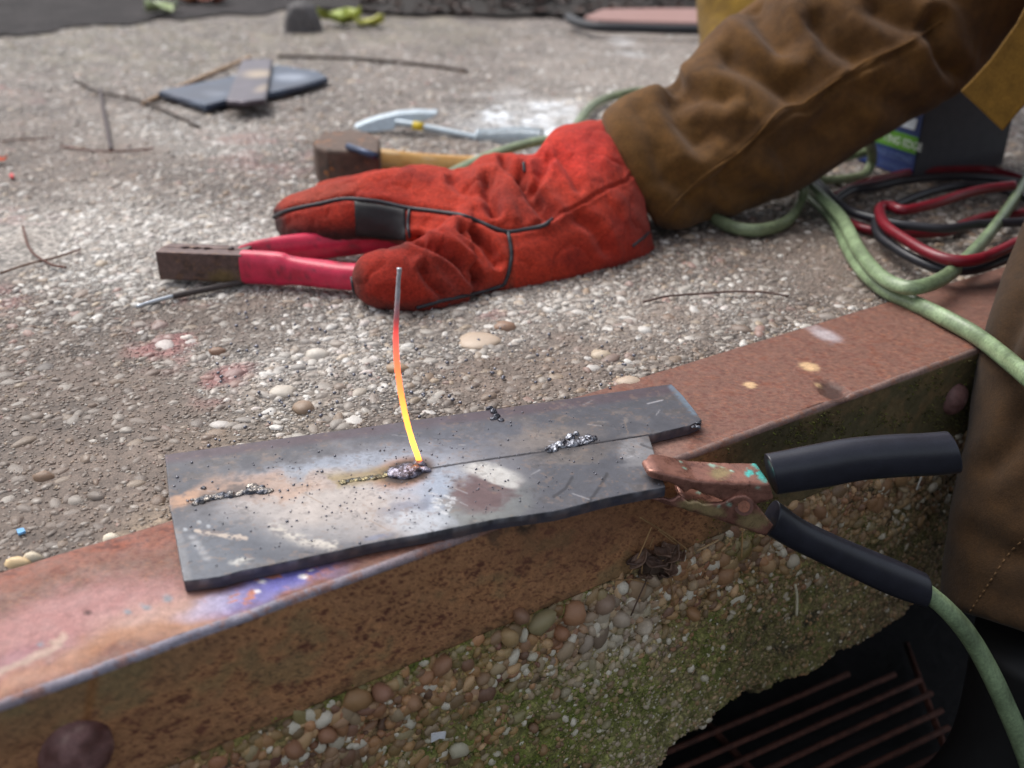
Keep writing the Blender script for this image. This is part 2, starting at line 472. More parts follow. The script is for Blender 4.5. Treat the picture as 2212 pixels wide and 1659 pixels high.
slab = mk('concrete_slab', SP, gridf(len(tick_s), len(tick_t)), M_SLAB, cols=sc_, kind='structure', origin=(0, 0, 0))
fset(slab.data, 'peb', peb_)

PLATE_PX = np.array([(357, 982), (1097, 880), (1450, 830), (1516, 906), (1408, 938), (1433, 983), (1436, 1051), (932, 1149), (398, 1255)])
def in_poly(px, py, poly):
    r = np.zeros(np.shape(px), bool); j = len(poly) - 1
    for i in range(len(poly)):
        xi, yi = poly[i]; xj, yj = poly[j]
        cnd = ((yi > py) != (yj > py)) & (px < (xj - xi) * (py - yi) / (yj - yi + 1e-9) + xi)
        r ^= cnd; j = i
    return r

PAL_TOP = np.array([S(214, 207, 196), S(190, 181, 170), S(168, 158, 147), S(150, 140, 130), S(165, 140, 115), S(140, 112, 90), S(178, 140, 128), S(95, 88, 84), S(200, 178, 150), S(130, 120, 112)])
PW_TOP = np.array([.14, .17, .16, .13, .10, .07, .05, .06, .06, .06])
def scatter_top(x0, x1, y0, y1, d):
    xs = np.arange(x0, x1, d); ys = np.arange(y0, y1, d)
    X, Y = np.meshgrid(xs, ys); X = X.ravel() + RNG.uniform(-.5, .5, X.size) * d; Y = Y.ravel() + RNG.uniform(-.5, .5, Y.size) * d
    P = np.stack([X, Y, np.zeros_like(X)], 1)
    px, py = proj(P)
    ok = (px > -60) & (px < 2260) & (py > -30) & (py < 1720) & (P @ N > T1 + .003)
    return P[ok]
peb_c, peb_r, peb_a, peb_col = [], [], [], []
def add_top(P, rmin, rmax, pwr=2.2, keep=1.0):
    px, py, mud, pink, white, pale, moss, tan, nz, n2 = slab_masks(P)
    n = len(P)
    r = rmin + (rmax - rmin) * RNG.random(n) ** pwr
    k = RNG.choice(len(PAL_TOP), n, p=PW_TOP / PW_TOP.sum())
    c = PAL_TOP[k] * RNG.uniform(.85, 1.12, (n, 1))
    c = c * ((.84 + .16 * pale) * (1 + .35 * nz))[:, None]
    c = mix(c, S(200, 196, 190), pale * RNG.uniform(.0, .7, n))
    c = mix(c, S(116, 100, 88), mud * RNG.uniform(.3, .95, n))
    c = mix(c, S(150, 92, 92), pink * RNG.uniform(.2, .8, n))
    c = mix(c, S(225, 228, 230), white * .8)
    c = mix(c, S(112, 106, 72), moss * RNG.uniform(0, .6, n))
    rr = np.stack([r * RNG.uniform(.95, 1.5, n), r * RNG.uniform(.7, 1.0, n), r * RNG.uniform(.5, .8, n)], 1)
    zb = slab_z(P)
    loc = slab_colour(P)[0]
    hi = (RNG.random(n) < .24 * (.35 + pale) * (1 - mud))
    c = c + (loc - c) * np.where(hi, .0, RNG.uniform(.15, .7, n))[:, None]
    c = np.where(hi[:, None], mix(c, S(216, 212, 206), np.full(n, .6)), c)
    sink = rr[:, 2] * (RNG.uniform(.35, .88, n) + mud * .15)
    C = P.copy(); C[:, 2] = zb - sink + .0006
    C[:, 2] = np.minimum(C[:, 2], .0036 - rr[:, 2] + RNG.uniform(0, .0016, n))
    ok = (RNG.random(n) < keep * (1 - .4 * mud) * (1 - .7 * white)) & ~in_poly(px, py, PLATE_PX)
    peb_c.append(C[ok]); peb_r.append(rr[ok]); peb_a.append(RNG.uniform(0, 6.28, ok.sum())); peb_col.append(c[ok])
add_top(scatter_top(-.5, .75, .45, 1.15, .0072), .0017, .0066, 2.4)
add_top(scatter_top(-.5, .75, .45, 1.15, .026), .0045, .0095, 2.0, .65)
add_top(scatter_top(-.5, .6, .45, 1.08, .0037), .0007, .0019, 1.3, .9)
n_near = sum(len(q) for q in peb_c)
add_top(scatter_top(-1.0, 1.1, 1.15, 1.75, .0088), .0022, .0072, 2.4)
add_top(scatter_top(-1.6, 1.3, 1.75, 3.0, .0135), .0032, .0090, 2.0, .85)
PC, PR, PA, PCOL = map(lambda q: np.concatenate(q), (peb_c, peb_r, peb_a, peb_col))
# some large named stones of the photograph
for (x, y, rx, ry, colr) in [(1035, 735, 42, 23, (190, 170, 150)), (1360, 905 - 80, 26, 17, (185, 165, 145)), (685, 765, 22, 12, (205, 196, 184)), (610, 845, 28, 15, (196, 186, 172)), (860, 795, 22, 14, (160, 135, 110)), (1090, 705, 24, 13, (150, 120, 100)), (38, 1218, 17, 14, (225, 195, 150)), (70, 1208, 13, 12, (205, 190, 165)), (240, 1165, 15, 10, (225, 212, 190)), (95, 1030, 20, 13, (130, 105, 85)), (655, 880, 28, 12, (150, 128, 108)), (470, 760, 17, 10, (135, 105, 85)), (1300, 768, 25, 13, (190, 172, 150))]:
    p = at(x, y); d = gd(x, y)
    PC = np.vstack([PC, [p[0], p[1], -.001]]); PR = np.vstack([PR, [rx * d / FPX, ry * d / FPX * 1.9, .0055]]); PA = np.r_[PA, 1.9]; PCOL = np.vstack([PCOL, S(*colr)])
ppx, ppy = proj(PC); pd = (PC - CAM) @ FWD
hid = in_poly(ppx, ppy, np.array([(585, 470), (690, 400), (960, 370), (1170, 320), (1300, 270), (1450, 180), (1700, 0), (2212, 0), (2212, 80), (1770, 400), (1420, 500), (1000, 650), (860, 675), (330, 620), (330, 550)]))
score = PR[:, :2].max(1) * FPX / pd * np.where(hid | (ppx < 0) | (ppx > 2212) | (ppy < 0), 0, 1)
top_i = np.argsort(-score)[:290]
rest = np.ones(len(PC), bool); rest[top_i] = False
def merged(C, R, A, Cc, normal, near, name, parent, seed):
    vs, fs, cs, off = [], [], [], 0
    for msk, sub in ((near, 2), (~near, 1)):
        if msk.sum() == 0: continue
        v, f, k = blobs(C[msk], R[msk], basis(normal, A[msk]), sub, .5, seed)
        vs.append(v); fs.append(f + off); cs.append(np.repeat(Cc[msk], k, 0)); off += len(v)
    return mk(name, np.vstack(vs), np.vstack(fs), M_PEB, parent, cols=np.vstack(cs), kind='stuff')
big = (PR[:, 0] * FPX / pd) > 9.0
merged(PC[rest], PR[rest], PA[rest], PCOL[rest], (0, 0, 1), big[rest], 'gravel', slab, 1)
V2, F2 = ico(2)
PEB_ME = [mesh_of('pebble', V2 * (1 + .52 * fbm(V2 + 5.7 * q, 1.3, 3, 40 + q))[:, None], F2, M_PEBO) for q in range(14)]
def single(C, R, A, Cc, normal, parent):
    for i in range(len(C)):
        o = bpy.data.objects.new('pebble', PEB_ME[random.randrange(14)]); COL.objects.link(o)
        Bm = basis(normal, A[i:i + 1])[0]
        o.parent = parent
        mt = Matrix([list(Bm[:, 0]) , list(Bm[:, 1]), list(Bm[:, 2])])
        rot = Matrix((Bm[0], Bm[1], Bm[2])).transposed()
        o.matrix_basis = Matrix.Translation(Vector(C[i] - WL[parent.name])) @ rot.to_4x4() @ Matrix.Diagonal((*R[i], 1))
        o.color = (*np.clip(Cc[i], 0, 1), 1)
single(PC[top_i], PR[top_i], PA[top_i], PCOL[top_i], (0, 0, 1), slab)

# asphalt beyond the slab and the soil bed under the shrubs
def sheet(name, pxs, z, m, far=40):
    a = np.array([at(x, y, z) for x, y in pxs]); b = a.copy()
    for i in range(len(b)):
        d = b[i, :2] / np.linalg.norm(b[i, :2]); b[i, :2] = d * far
    n = len(a); rows = 10; v = []
    for r in range(rows + 1):
        k = (r / rows) ** 3; v.append(a * (1 - k) + b * k)
    v = np.vstack(v)
    return mk(name, v, gridf(rows + 1, n), m, kind='structure', origin=(0, 0, 0))
_ap = np.array([(-900, 120), (-200, 92), (0, 78), (120, 64), (230, 52), (330, 42), (450, 36), (560, 28), (640, 20), (720, 8)], float)
_ap = lerp_poly(_ap, 90); _q = np.stack([_ap[:, 0] * .02, _ap[:, 0] * 0, _ap[:, 0] * 0], 1)
_ap[:, 1] += 5 * vn(_q, 3) + 3 * vn(_q * 3, 4)
sheet('asphalt_path', [tuple(q) for q in _ap], .004, M_ASPH)
sheet('soil_bed', [(640, 12), (760, 20), (820, 26), (900, 30), (1000, 27), (1080, 33), (1180, 30), (1300, 36), (1420, 30), (1560, 30), (1800, 26), (2400, 30)], .009, M_SOIL)
SCRIPT_PART_2 = True

# ================================================================== STEEL EDGE
ZA = .0025                                            # top of the steel flange
edge = empty('steel_edge', stz(np.array(.4), T0, 0.0), 'long rusty steel angle along the slab edge with rivet heads', 'steel edge')
def angle_profile():
    pr = []
    for t in np.linspace(T1 - .0004, T0 + .004, 70): pr.append((t, ZA, 0))
    for a in np.linspace(0, math.pi / 2, 7)[1:]: pr.append((T0 + .004 - .004 * math.sin(a), ZA - .004 + .004 * math.cos(a), 1))
    for z in np.linspace(ZA - .004, -.0805, 64)[1:]: pr.append((T0, z, 2))
    pr.append((T0 + .009, -.0805, 3)); pr.append((T0 + .009, -.02, 3))
    return np.array(pr)
prof = angle_profile()
ts = grow(-.12, .95, .0015, -.8, 3.0, 1.12)
A_s = np.repeat(ts, len(prof)); A_t = np.tile(prof[:, 0], len(ts)); A_z = np.tile(prof[:, 1], len(ts)); A_k = np.tile(prof[:, 2], len(ts))
AP = stz(A_s, A_t, A_z)
ad = fbm(AP, 35, 4, 21); ad2 = fbm(AP, 160, 3, 22)
pxa, pya = proj(AP)
chip = ell(pxa + 6 * ad2 * 3, pya, 1797, 842, 34, 16, 20, .4)               # spalled notch in the edge
top = A_k == 0; front = A_k == 2
AP = AP + np.where((A_k < 3)[:, None], 0, 0)
AP[:, 2] += np.where(A_k <= 1, .0005 * ad + .0002 * ad2 - .003 * chip, 0)
AP += N * (np.where(A_k >= 1, -.0007 * ad - .0003 * ad2 + .0015 * chip, 0))[:, None]
AP += N * np.where((A_k == 2) & (A_z < -.07), .0012 * ad2, 0)[:, None]
edge_wave = np.where(A_k == 1, .0009 * vn(np.stack([A_s * 55, A_s * 0, A_s * 0], 1), 7), 0)
AP += N * edge_wave[:, None]
def steel_colour(P, px, py, k):
    n1 = fbm(P, 25, 4, 31); n2 = fbm(P, 110, 4, 32); n3 = fbm(P, 420, 3, 33)
    wx, wy = px + 45 * n1 + 18 * n2, py + 30 * n1 + 12 * n2
    n4 = fbm(P, 800, 2, 35)
    c = np.tile(S(118, 82, 69), (len(P), 1))                                  # top flange: pinkish red rust
    c = mix(c, S(140, 104, 90), sst(n2, 0, .5) * .7)
    c = mix(c, S(112, 68, 54), sst(n3 + n2 * .5, .05, .3) * .75)
    c = mix(c, S(92, 52, 44), sst(n4 + .6 * n3, .2, .34) * .7)
    c = mix(c, S(150, 96, 68), sst(-n4 - .3 * n3 + .3 * n2, .28, .4) * .5)
    c = mix(c, S(110, 60, 42), sst(n2 - .2 * n3, .22, .45) * .6)
    L_ = 1 - sst(px, 300, 560)                                                  # worn painted part on the left
    c = mix(c, S(165, 118, 115), ell(wx, wy, 170, 1330, 240, 55, -17, .5) * .85)
    c = mix(c, S(150, 105, 112), ell(wx, wy, 60, 1440, 110, 45, -18, .5) * .75)
    c = mix(c, S(176, 142, 128), ell(wx, wy, 330, 1330, 120, 40, -17, .6) * .8)
    c = mix(c, S(158, 112, 84), line(wx, wy, [(-20, 1500), (160, 1420), (330, 1360), (460, 1320)], 26, .7) * .8)
    c = mix(c, S(178, 156, 138), line(wx, wy, [(-10, 1455), (60, 1425), (110, 1400), (130, 1370)], 9, .6) * .7)
    red = line(px, wy, [(-20, 1262), (355, 1152), (700, 1040)], 26, .7)
    c = mix(c, S(140, 78, 58), red * (.5 + .5 * sst(n2, -.1, .3)))
    c = mix(c, S(92, 48, 38), red * sst(n3 + n2, .15, .5) * .8)
    blue = ell(wx, wy, 575, 1265, 140, 34, -20, .5)
    c = mix(c, S(114, 112, 168), blue * .85)
    c = mix(c, S(94, 92, 168), ell(wx, wy, 620, 1248, 70, 16, -18, .5) * .8)
    c = mix(c, S(176, 170, 195), ell(wx, wy, 440, 1305, 70, 22, -18, .6) * .6)
    c = mix(c, S(178, 112, 80), sst(n2 + .5 * n3, .12, .3) * blue * .9)
    for x, y, r in [(566, 1256, 7), (556, 1277, 6), (655, 1245, 9), (672, 1232, 4), (1160, 1085, 5), (640, 1218, 5)]:
        c = mix(c, S(235, 228, 225), ell(px, py, x, y, r, r * .6, 0, .5))
    for x, y, r in [(343, 1281, 8), (300, 1300, 6), (262, 1312, 5), (85, 1240 + 150, 6)]:
        c = mix(c, S(120, 132, 140), ell(wx, wy, x, y, r * 1.3, r, 0, .6) * .8)
    c = mix(c, S(80, 40, 40), ell(px, py, 135 + 55, 1320 + 3, 8, 6, 0, .5))
    for x, y, rx, ry in [(1748, 792, 21, 9), (1770, 825 + 5, 10, 5), (1621, 832, 13, 7)]:
        c = mix(c, S(205, 170, 128), ell(px + 8 * n3, py, x, y, rx, ry, 10, .35) * .9)
    c = mix(c, S(60, 36, 28), ell(px + 14 * n3, py + 8 * n3, 1797, 842, 32, 16, 20, .4) * .9)
    c = mix(c, S(200, 195, 200), ell(wx, wy, 1790, 728, 36, 11, 22, .6) * .55)
    c = mix(c, S(104, 76, 66), ell(wx, wy, 2080, 640, 150, 60, 0, .7) * .5)
    c = mix(c, S(178, 150, 138), ell(wx, wy, 1440, 960, 60, 40, 0, .6) * .25)
    # front leg: ochre brown lightened for missing light, with rust pits and green tinge
    f = np.tile(S(172, 124, 86), (len(P), 1))
    n4 = fbm(P, 700, 2, 34)
    f = mix(f, S(190, 136, 92), sst(n1 + n2, -.1, .4) * .8)
    f = mix(f, S(142, 100, 72), sst(n2, .05, .4) * .6)
    f = mix(f, S(104, 58, 46), sst(n3 * .9 + n2 * .6, .20, .36) * .75)
    f = mix(f, S(96, 56, 42), sst(n4 + n3 * .5, .15, .3) * .6)
    f = mix(f, S(84, 44, 34), ell(wx, wy, 900, 1320, 330, 45, -22, .6) * sst(n3 + .4 * n2, .06, .34) * .5)
    f = mix(f, S(124, 106, 76), ell(wx, wy, 180, 1490, 260, 60, -20, .7) * .6)
    f = mix(f, S(126, 118, 82), sst(n1 - n2 * .4, .15, .45) * .45)
    f = mix(f, S(150, 98, 52), line(px + 10 * n2, py, [(205, 1440), (190, 1560)], 10, .7) * .6)
    f = mix(f, S(126, 84, 62), ell(wx, wy, 1240, 1150, 170, 70, -20, .6) * .5)
    f = mix(f, S(60, 56, 52), line(wx, wy, [(1060, 1160), (1075, 1130)], 12, .7) * .6)
    f = mix(f, S(55, 52, 46), ell(wx, wy, 1130, 1135, 24, 16, 0, .6) * .8)
    f = mix(f, S(170, 130, 95), ell(px, py, 1137, 1132, 9, 6, 0, .5) * .9)
    f = mix(f, S(58, 60, 42), sst(px, 1500, 1680) * sst(-n1 + n2, -.45, .2) * .9)
    f = mix(f, S(92, 84, 58), sst(px, 1480, 1640) * .8)
    f = mix(f, S(70, 64, 40), (1 - sst(P[:, 2], -.0805, -.066)) * .5 * sst(n2, -.3, .3))
    c = np.where((k == 2)[:, None] | (k == 3)[:, None], f, c)
    lip = (k == 1)
    lc = mix(np.tile(S(140, 114, 106), (len(P), 1)), S(150, 144, 156), ell(px, py, 420, 1420, 520, 150, -20, .6))
    lc = mix(lc, S(150, 98, 72), sst(n2 + n3, 0, .4) * .6); lc = mix(lc, S(60, 36, 28), ell(px + 14 * n3, py, 1800, 850, 34, 18, 20, .4))
    c = np.where(lip[:, None], lc, c)
    return c * (1 + .12 * n3)[:, None]
acol = steel_colour(AP, pxa, pya, A_k)
mk('angle_bar', AP, gridf(len(ts), len(prof)), M_STEEL, edge, cols=acol)
def rivet(cx, cy, r, hgt, seed):
    c = wallp(cx, cy)
    th = np.linspace(0, 2 * np.pi, 28, endpoint=False); ph = np.linspace(0, math.pi / 2, 10)
    v = []
    for p in ph: 
        for q in th: v.append(c + E * (r * math.cos(p) * math.cos(q)) + np.array([0, 0, 1]) * (r * math.cos(p) * math.sin(q)) - N * (hgt * math.sin(p) - .001))
    v = np.array(v); v += (v - c) * (.09 * fbm(v, 90, 3, seed))[:, None]
    f = [(i * 28 + j, i * 28 + (j + 1) % 28, (i + 1) * 28 + (j + 1) % 28, (i + 1) * 28 + j) for i in range(9) for j in range(28)]
    n2 = fbm(v, 120, 3, seed); cc = mix(np.tile(S(122, 88, 84), (len(v), 1)), S(86, 52, 46), sst(n2, 0, .4)); cc = mix(cc, S(170, 140, 128), sst(-n2, .22, .4) * .6)
    o = mk('rivet', v, f, M_STEEL, edge, cols=cc); fix_normals(o)
rivet(165, 1622, .0190, .015, 3); rivet(2062, 862, .0150, .010, 5)

# ================================================================== RETAINING WALL (broken pebble concrete under the angle)
wall = empty('retaining_wall', stz(np.array(.4), T0, -.30), 'mossy exposed pebble concrete face below the rusty steel edge', 'wall')
bot_px = [(900, 2130), (1200, 1870), (1420, 1700), (1440, 1650), (1500, 1608), (1527, 1600), (1560, 1560), (1593, 1534), (1640, 1510), (1732, 1490), (1790, 1445), (1850, 1410), (1916, 1371), (1960, 1345), (2000, 1308), (2100, 1250), (2212, 1185), (2500, 1030)]
bs = np.array([[wallp(x, y, T0 - .004) @ E, wallp(x, y, T0 - .004)[2]] for x, y in bot_px])
ws = grow(-.12, .95, .0026, -.7, 2.6, 1.12)
nb = np.interp(ws, bs[:, 0], bs[:, 1])
nb = nb + .006 * vn(np.stack([ws * 60, ws * 0, ws * 0], 1), 4) + .003 * vn(np.stack([ws * 170, ws * 0, ws * 0], 1), 6)
NZ = 90
W_u = np.tile(np.linspace(0, 1, NZ), len(ws)); W_s = np.repeat(ws, NZ); W_b = np.repeat(nb, NZ)
W_z = -.0785 + (W_b + .0785) * W_u
WP = stz(W_s, np.full(len(W_s), T0), W_z)
wn1 = fbm(WP, 22, 4, 51); wn2 = fbm(WP, 90, 4, 52); wn3 = fbm(WP, 300, 3, 53)
def wall_out(P, u):
    a = fbm(P, 22, 4, 51); b = fbm(P, 90, 4, 52)
    cv = sst(fbm(P, 60, 3, 57), .22, .42)
    return .004 * sst(u, 0, .06) - .002 + .007 * a * sst(u, 0, .1) + .0042 * b - .012 * sst(u, .9, 1.0) ** 2 - .006 * cv * sst(u, .03, .12)
w_o = wall_out(WP, W_u)
pxw, pyw = proj(WP)
def wall_masks(P, px, py):
    n1 = fbm(P, 18, 4, 61); n2 = fbm(P, 70, 4, 62)
    wx, wy = px + 60 * n1 + 25 * n2, py + 45 * n1 + 20 * n2
    rusty = np.maximum.reduce([ell(wx, wy, 800, 1520, 330, 110, -25, .6), ell(wx, wy, 1590, 1240, 170, 70, -25, .6), ell(wx, wy, 1150, 1380, 160, 60, -25, .6) * .8, ell(wx, wy, 450, 1640, 200, 60, -25, .6), ell(wx, wy, 1850, 1090, 120, 50, -25, .6) * .7])
    white = np.maximum.reduce([ell(wx, wy, 1330, 1360, 100, 85, 0, .5), ell(wx, wy, 1400, 1580, 140, 120, 0, .6) * .8, ell(wx, wy, 1250, 1460, 150, 60, -20, .6) * .6])
    moss = np.maximum.reduce([ell(wx, wy, 1180, 1580, 330, 130, -15, .6), ell(wx, wy, 1620, 1400, 230, 130, -25, .6) * .85, ell(wx, wy, 950, 1440, 120, 30, -25, .5) * .9, line(wx, wy, [(420, 1650), (770, 1490), (1280, 1272)], 17, .6) * .8, ell(wx, wy, 1850, 1180, 200, 70, -20, .7) * .6, ell(wx, wy, 1640, 1155, 90, 22, -25, .5)])
    moss = np.clip(moss * .9 + .8 * n2, 0, 1)
    dark = np.clip(sst(wx + .35 * (wy - 1300), 1400, 1950) * .95 + ell(wx, wy, 1630, 1400, 60, 110, 10, .6) * .8 + ell(wx, wy, 720, 1650, 100, 30, -20, .6) * .6 + ell(wx, wy, 1420, 1230, 45, 45, 0, .5) * .9, 0, 1)  # wall darkens to the right: shade put into its colour
    return rusty, white, moss, dark, n1, n2
def wall_colour(P, px, py):
    rusty, white, moss, dark, n1, n2 = wall_masks(P, px, py)
    c = np.tile(S(186, 164, 118), (len(P), 1))
    c = mix(c, S(188, 146, 98), rusty * .7)
    c = mix(c, S(164, 152, 122), white * .45)
    c = mix(c, S(124, 134, 56), moss * .85)
    c = mix(c, S(84, 96, 38), moss * sst(n2, .05, .4) * .6)
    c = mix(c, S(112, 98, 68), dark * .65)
    c = mix(c, S(40, 36, 28), sst(-n2 - n1 * .5, .25, .5) * .7)
    return c * (1 + .25 * n2)[:, None], np.clip(1 - moss * .5, .3, 1)
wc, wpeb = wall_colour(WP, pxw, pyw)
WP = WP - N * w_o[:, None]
# continue below: the broken under-edge goes back under the slab
rows = WP.reshape(len(ws), NZ, 3); crow = wc.reshape(len(ws), NZ, 3); prow = wpeb.reshape(len(ws), NZ)
extra, ecol = [], []
for k, (dt, dz) in enumerate([(.008, -.004), (.03, 0.0), (.10, .02), (.5, .03)]):
    extra.append(rows[:, -1] + N * dt + np.array([0, 0, dz]) + (.004 * np.stack([vn(np.stack([ws * 70, ws * 0 + k, ws * 0], 1), 9)] * 3, 1) if k < 2 else 0))
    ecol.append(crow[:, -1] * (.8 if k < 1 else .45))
rows = np.concatenate([rows, np.stack(extra, 1)], 1); crow = np.concatenate([crow, np.stack(ecol, 1)], 1); prow = np.concatenate([prow, np.ones((len(ws), 4))], 1)
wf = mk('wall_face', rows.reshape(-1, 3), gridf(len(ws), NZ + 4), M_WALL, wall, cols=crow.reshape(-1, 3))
fset(wf.data, 'peb', prow.ravel())

PAL_W = 1.35 * np.array([S(150, 104, 76), S(132, 90, 66), S(168, 122, 86), S(150, 118, 92), S(120, 82, 70), S(186, 150, 112), S(106, 78, 64), S(160, 140, 116)])
def scatter_wall(d, rmin, rmax, pwr, keep, seed):
    s_, u_ = np.meshgrid(np.arange(-.1, .92, d), np.arange(.0, .26, d)); s_ = s_.ravel() + RNG.uniform(-.5, .5, s_.size) * d
    z_ = -.081 - u_.ravel() + RNG.uniform(-.5, .5, s_.size) * d
    b_ = np.interp(s_, ws, nb); u = (z_ + .0785) / (b_ + .0785)
    P = stz(s_, np.full(len(s_), T0), z_); px, py = proj(P)
    ok = (u > .02) & (u < .985) & (px > -40) & (px < 2230) & (py < 1720)
    P, u, px, py = P[ok], u[ok], px[ok], py[ok]
    rusty, white, moss, dark, n1, n2 = wall_masks(P, px, py); n = len(P)
    r = rmin + (rmax - rmin) * RNG.random(n) ** pwr
    r = r * (.55 + .70 * (1 - sst(u, .05, .6)))
    c = PAL_W[RNG.integers(0, len(PAL_W), n)] * RNG.uniform(.75, 1.1, (n, 1))
    c = c + (wall_colour(P, px, py)[0] - c) * RNG.uniform(.0, .42, (n, 1))
    c = mix(c, S(214, 205, 184), np.clip(white * RNG.uniform(.1, .85, n), 0, 1))
    pale = RNG.random(n) < .12 ; c = np.where(pale[:, None], S(222, 212, 192), c)
    c = mix(c, S(142, 138, 84), moss * RNG.uniform(0, .6, n))
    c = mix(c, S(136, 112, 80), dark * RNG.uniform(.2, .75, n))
    rr = np.stack([r * RNG.uniform(.95, 1.45, n), r * RNG.uniform(.7, 1.0, n), r * RNG.uniform(.55, .9, n)], 1)
    C = P - N * (wall_out(P, u) + rr[:, 2] * RNG.uniform(-.72, .02, n))[:, None]
    ok = RNG.random(n) < keep * (1 - .25 * moss) * (1 - .3 * ell(px, py, 1420, 1215, 50, 40))
    return C[ok], rr[ok], RNG.uniform(0, 6.28, ok.sum()), c[ok]
sets = [scatter_wall(.0120, .0036, .0080, 2.0, .7, 1), scatter_wall(.0060, .0024, .0048, 1.3, .95, 2), scatter_wall(.0042, .0009, .0022, 1.2, .95, 3)]
WC, WR, WA, WCO = [np.concatenate([q[i] for q in sets]) for i in range(4)]
# big pebbles that can be recognised
for (x, y, rx, ry, colr) in [(820, 1490, 26, 22, (146, 98, 84)), (885, 1510, 24, 20, (160, 118, 88)), (950, 1430, 22, 26, (140, 96, 74)), (1095, 1370, 32, 20, (176, 150, 104)), (1205, 1362, 22, 18, (150, 96, 70)), (1235, 1320, 30, 28, (168, 118, 88)), (1300, 1300, 24, 22, (150, 130, 118)), (1335, 1330, 22, 20, (196, 186, 170)), (1360, 1300, 20, 14, (190, 180, 165)), (1385, 1350, 15, 22, (206, 198, 180)), (1400, 1245, 30, 15, (176, 160, 140)), (700, 1580, 25, 20, (150, 100, 78)), (630, 1610, 28, 22, (140, 92, 70)), (1120, 1325, 20, 16, (120, 86, 74)), (1560, 1240, 26, 24, (146, 104, 72)), (1490, 1320, 20, 14, (150, 108, 70))]:
    p = wallp(x, y); d = (p - CAM) @ FWD
    WC = np.vstack([WC, p - N * .003]); WR = np.vstack([WR, [rx * d / FPX, ry * d / FPX, .007]]); WA = np.r_[WA, .4]; WCO = np.vstack([WCO, 1.05 * (S(*colr) * .65 + S(176, 140, 104) * .35)])
wpx, wpy = proj(WC); wd_ = (WC - CAM) @ FWD
sc2 = WR[:, 0] * FPX / wd_ * ((wpx > 0) & (wpx < 2060) & (wpy < 1660))
wi = np.argsort(-sc2)[:290]; rest = np.ones(len(WC), bool); rest[wi] = False
merged(WC[rest], WR[rest], WA[rest], WCO[rest], -N, (WR[:, 0] * FPX / wd_ > 7)[rest], 'gravel', wall, 5)
single(WC[wi], WR[wi], WA[wi], WCO[wi], -N, wall)

# moss: small leafy tufts on the wall and on the right part of the steel leg
def moss_mesh():
    n0 = 60000
    s_ = RNG.uniform(-.1, .9, n0); z_ = RNG.uniform(-.29, -.004, n0)
    b_ = np.interp(s_, ws, nb); u = (z_ + .0785) / (b_ + .0785)
    P = stz(s_, np.full(n0, T0), z_); px, py = proj(P)
    rusty, white, moss, dark, n1, n2 = wall_masks(P, px, py)
    leg = z_ > -.0785
    pm = np.where(leg, sst(px + 120 * n1, 1520, 1690) * sst(n2 + .5 * n1, -.12, .3) * 1.2, moss * 1.1 - .3)
    pm = np.maximum(pm, np.exp(-((z_ + .081) / .004) ** 2) * sst(n2, -.1, .3) * .9)
    ok = (RNG.random(n0) < pm) & (u < .97) & (px > -30) & (px < 2120) & (py < 1700)
    P, u, leg, n2, dark, px = P[ok], u[ok], leg[ok], n2[ok], dark[ok], px[ok]
    n = len(P)
    base = P - N * np.where(leg, .0003, wall_out(P, np.clip(u, 0, 1)) - .0004)[:, None]
    L = RNG.uniform(.0012, .0034, n)[:, None]
    D = -N * RNG.uniform(.5, 1.1, (n, 1)) + E * RNG.normal(0, .6, (n, 1)) + np.array([0, 0, 1]) * RNG.normal(.25, .5, (n, 1))
    D /= np.linalg.norm(D, axis=1)[:, None]
    Wd = np.cross(D, RNG.normal(0, 1, (n, 3))); Wd /= np.linalg.norm(Wd, axis=1)[:, None]
    Wd = Wd * RNG.uniform(.0004, .0009, (n, 1))
    v = np.stack([base - Wd, base + Wd, base + D * L], 1).reshape(-1, 3)
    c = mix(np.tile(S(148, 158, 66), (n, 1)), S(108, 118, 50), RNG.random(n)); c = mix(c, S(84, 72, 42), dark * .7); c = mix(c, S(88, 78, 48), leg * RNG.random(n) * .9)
    c = mix(c, S(50, 46, 34), (RNG.random(n) < .2) * .8)
    return v, np.arange(3 * n).reshape(-1, 3), np.repeat(c, 3, 0)
v, f, c = moss_mesh()
M_MOSS = mat('moss', rough=0.9)
mk('moss', v, f, M_MOSS, wall, smooth=False, cols=c, kind='stuff')

# ================================================================== PIT AND GRATE
ZP = -.46
n_ = 40
gx, gy = np.meshgrid(np.linspace(-4, 6, n_), np.linspace(-3, 3.6, n_), indexing='ij')
pv = np.stack([gx.ravel(), gy.ravel(), np.full(gx.size, ZP)], 1); pv[:, 2] += .004 * fbm(pv, 5, 3, 77)
keep_ = [(q) for q in gridf(n_, n_) if (pv[q] @ N).min() < 1.3]
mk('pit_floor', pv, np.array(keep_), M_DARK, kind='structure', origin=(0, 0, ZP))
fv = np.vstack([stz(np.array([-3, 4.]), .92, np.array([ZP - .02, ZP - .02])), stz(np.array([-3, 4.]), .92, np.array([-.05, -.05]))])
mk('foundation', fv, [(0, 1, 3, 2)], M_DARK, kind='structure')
ZG = -.44
grate = empty('floor_grate', at(1770, 1600, ZG), 'rusty steel bar grate lying on the dark ground below the wall', 'grate')
def dz(x, y): return at(1443.8 + x * .3472, 1082.8 + y * .3472, ZG)
bars = [((370, 1400), (1100, 1085)), ((70, 1650), (1390, 1085)), ((370, 1650), (1550, 1120)), ((650, 1650), (1620, 1205)), ((940, 1650), (1685, 1310)), ((1230, 1650), (1725, 1420)), ((1500, 1650), (1762, 1540))]
gdv = dz(1620, 1205) - dz(650, 1650); gdv /= np.linalg.norm(gdv)
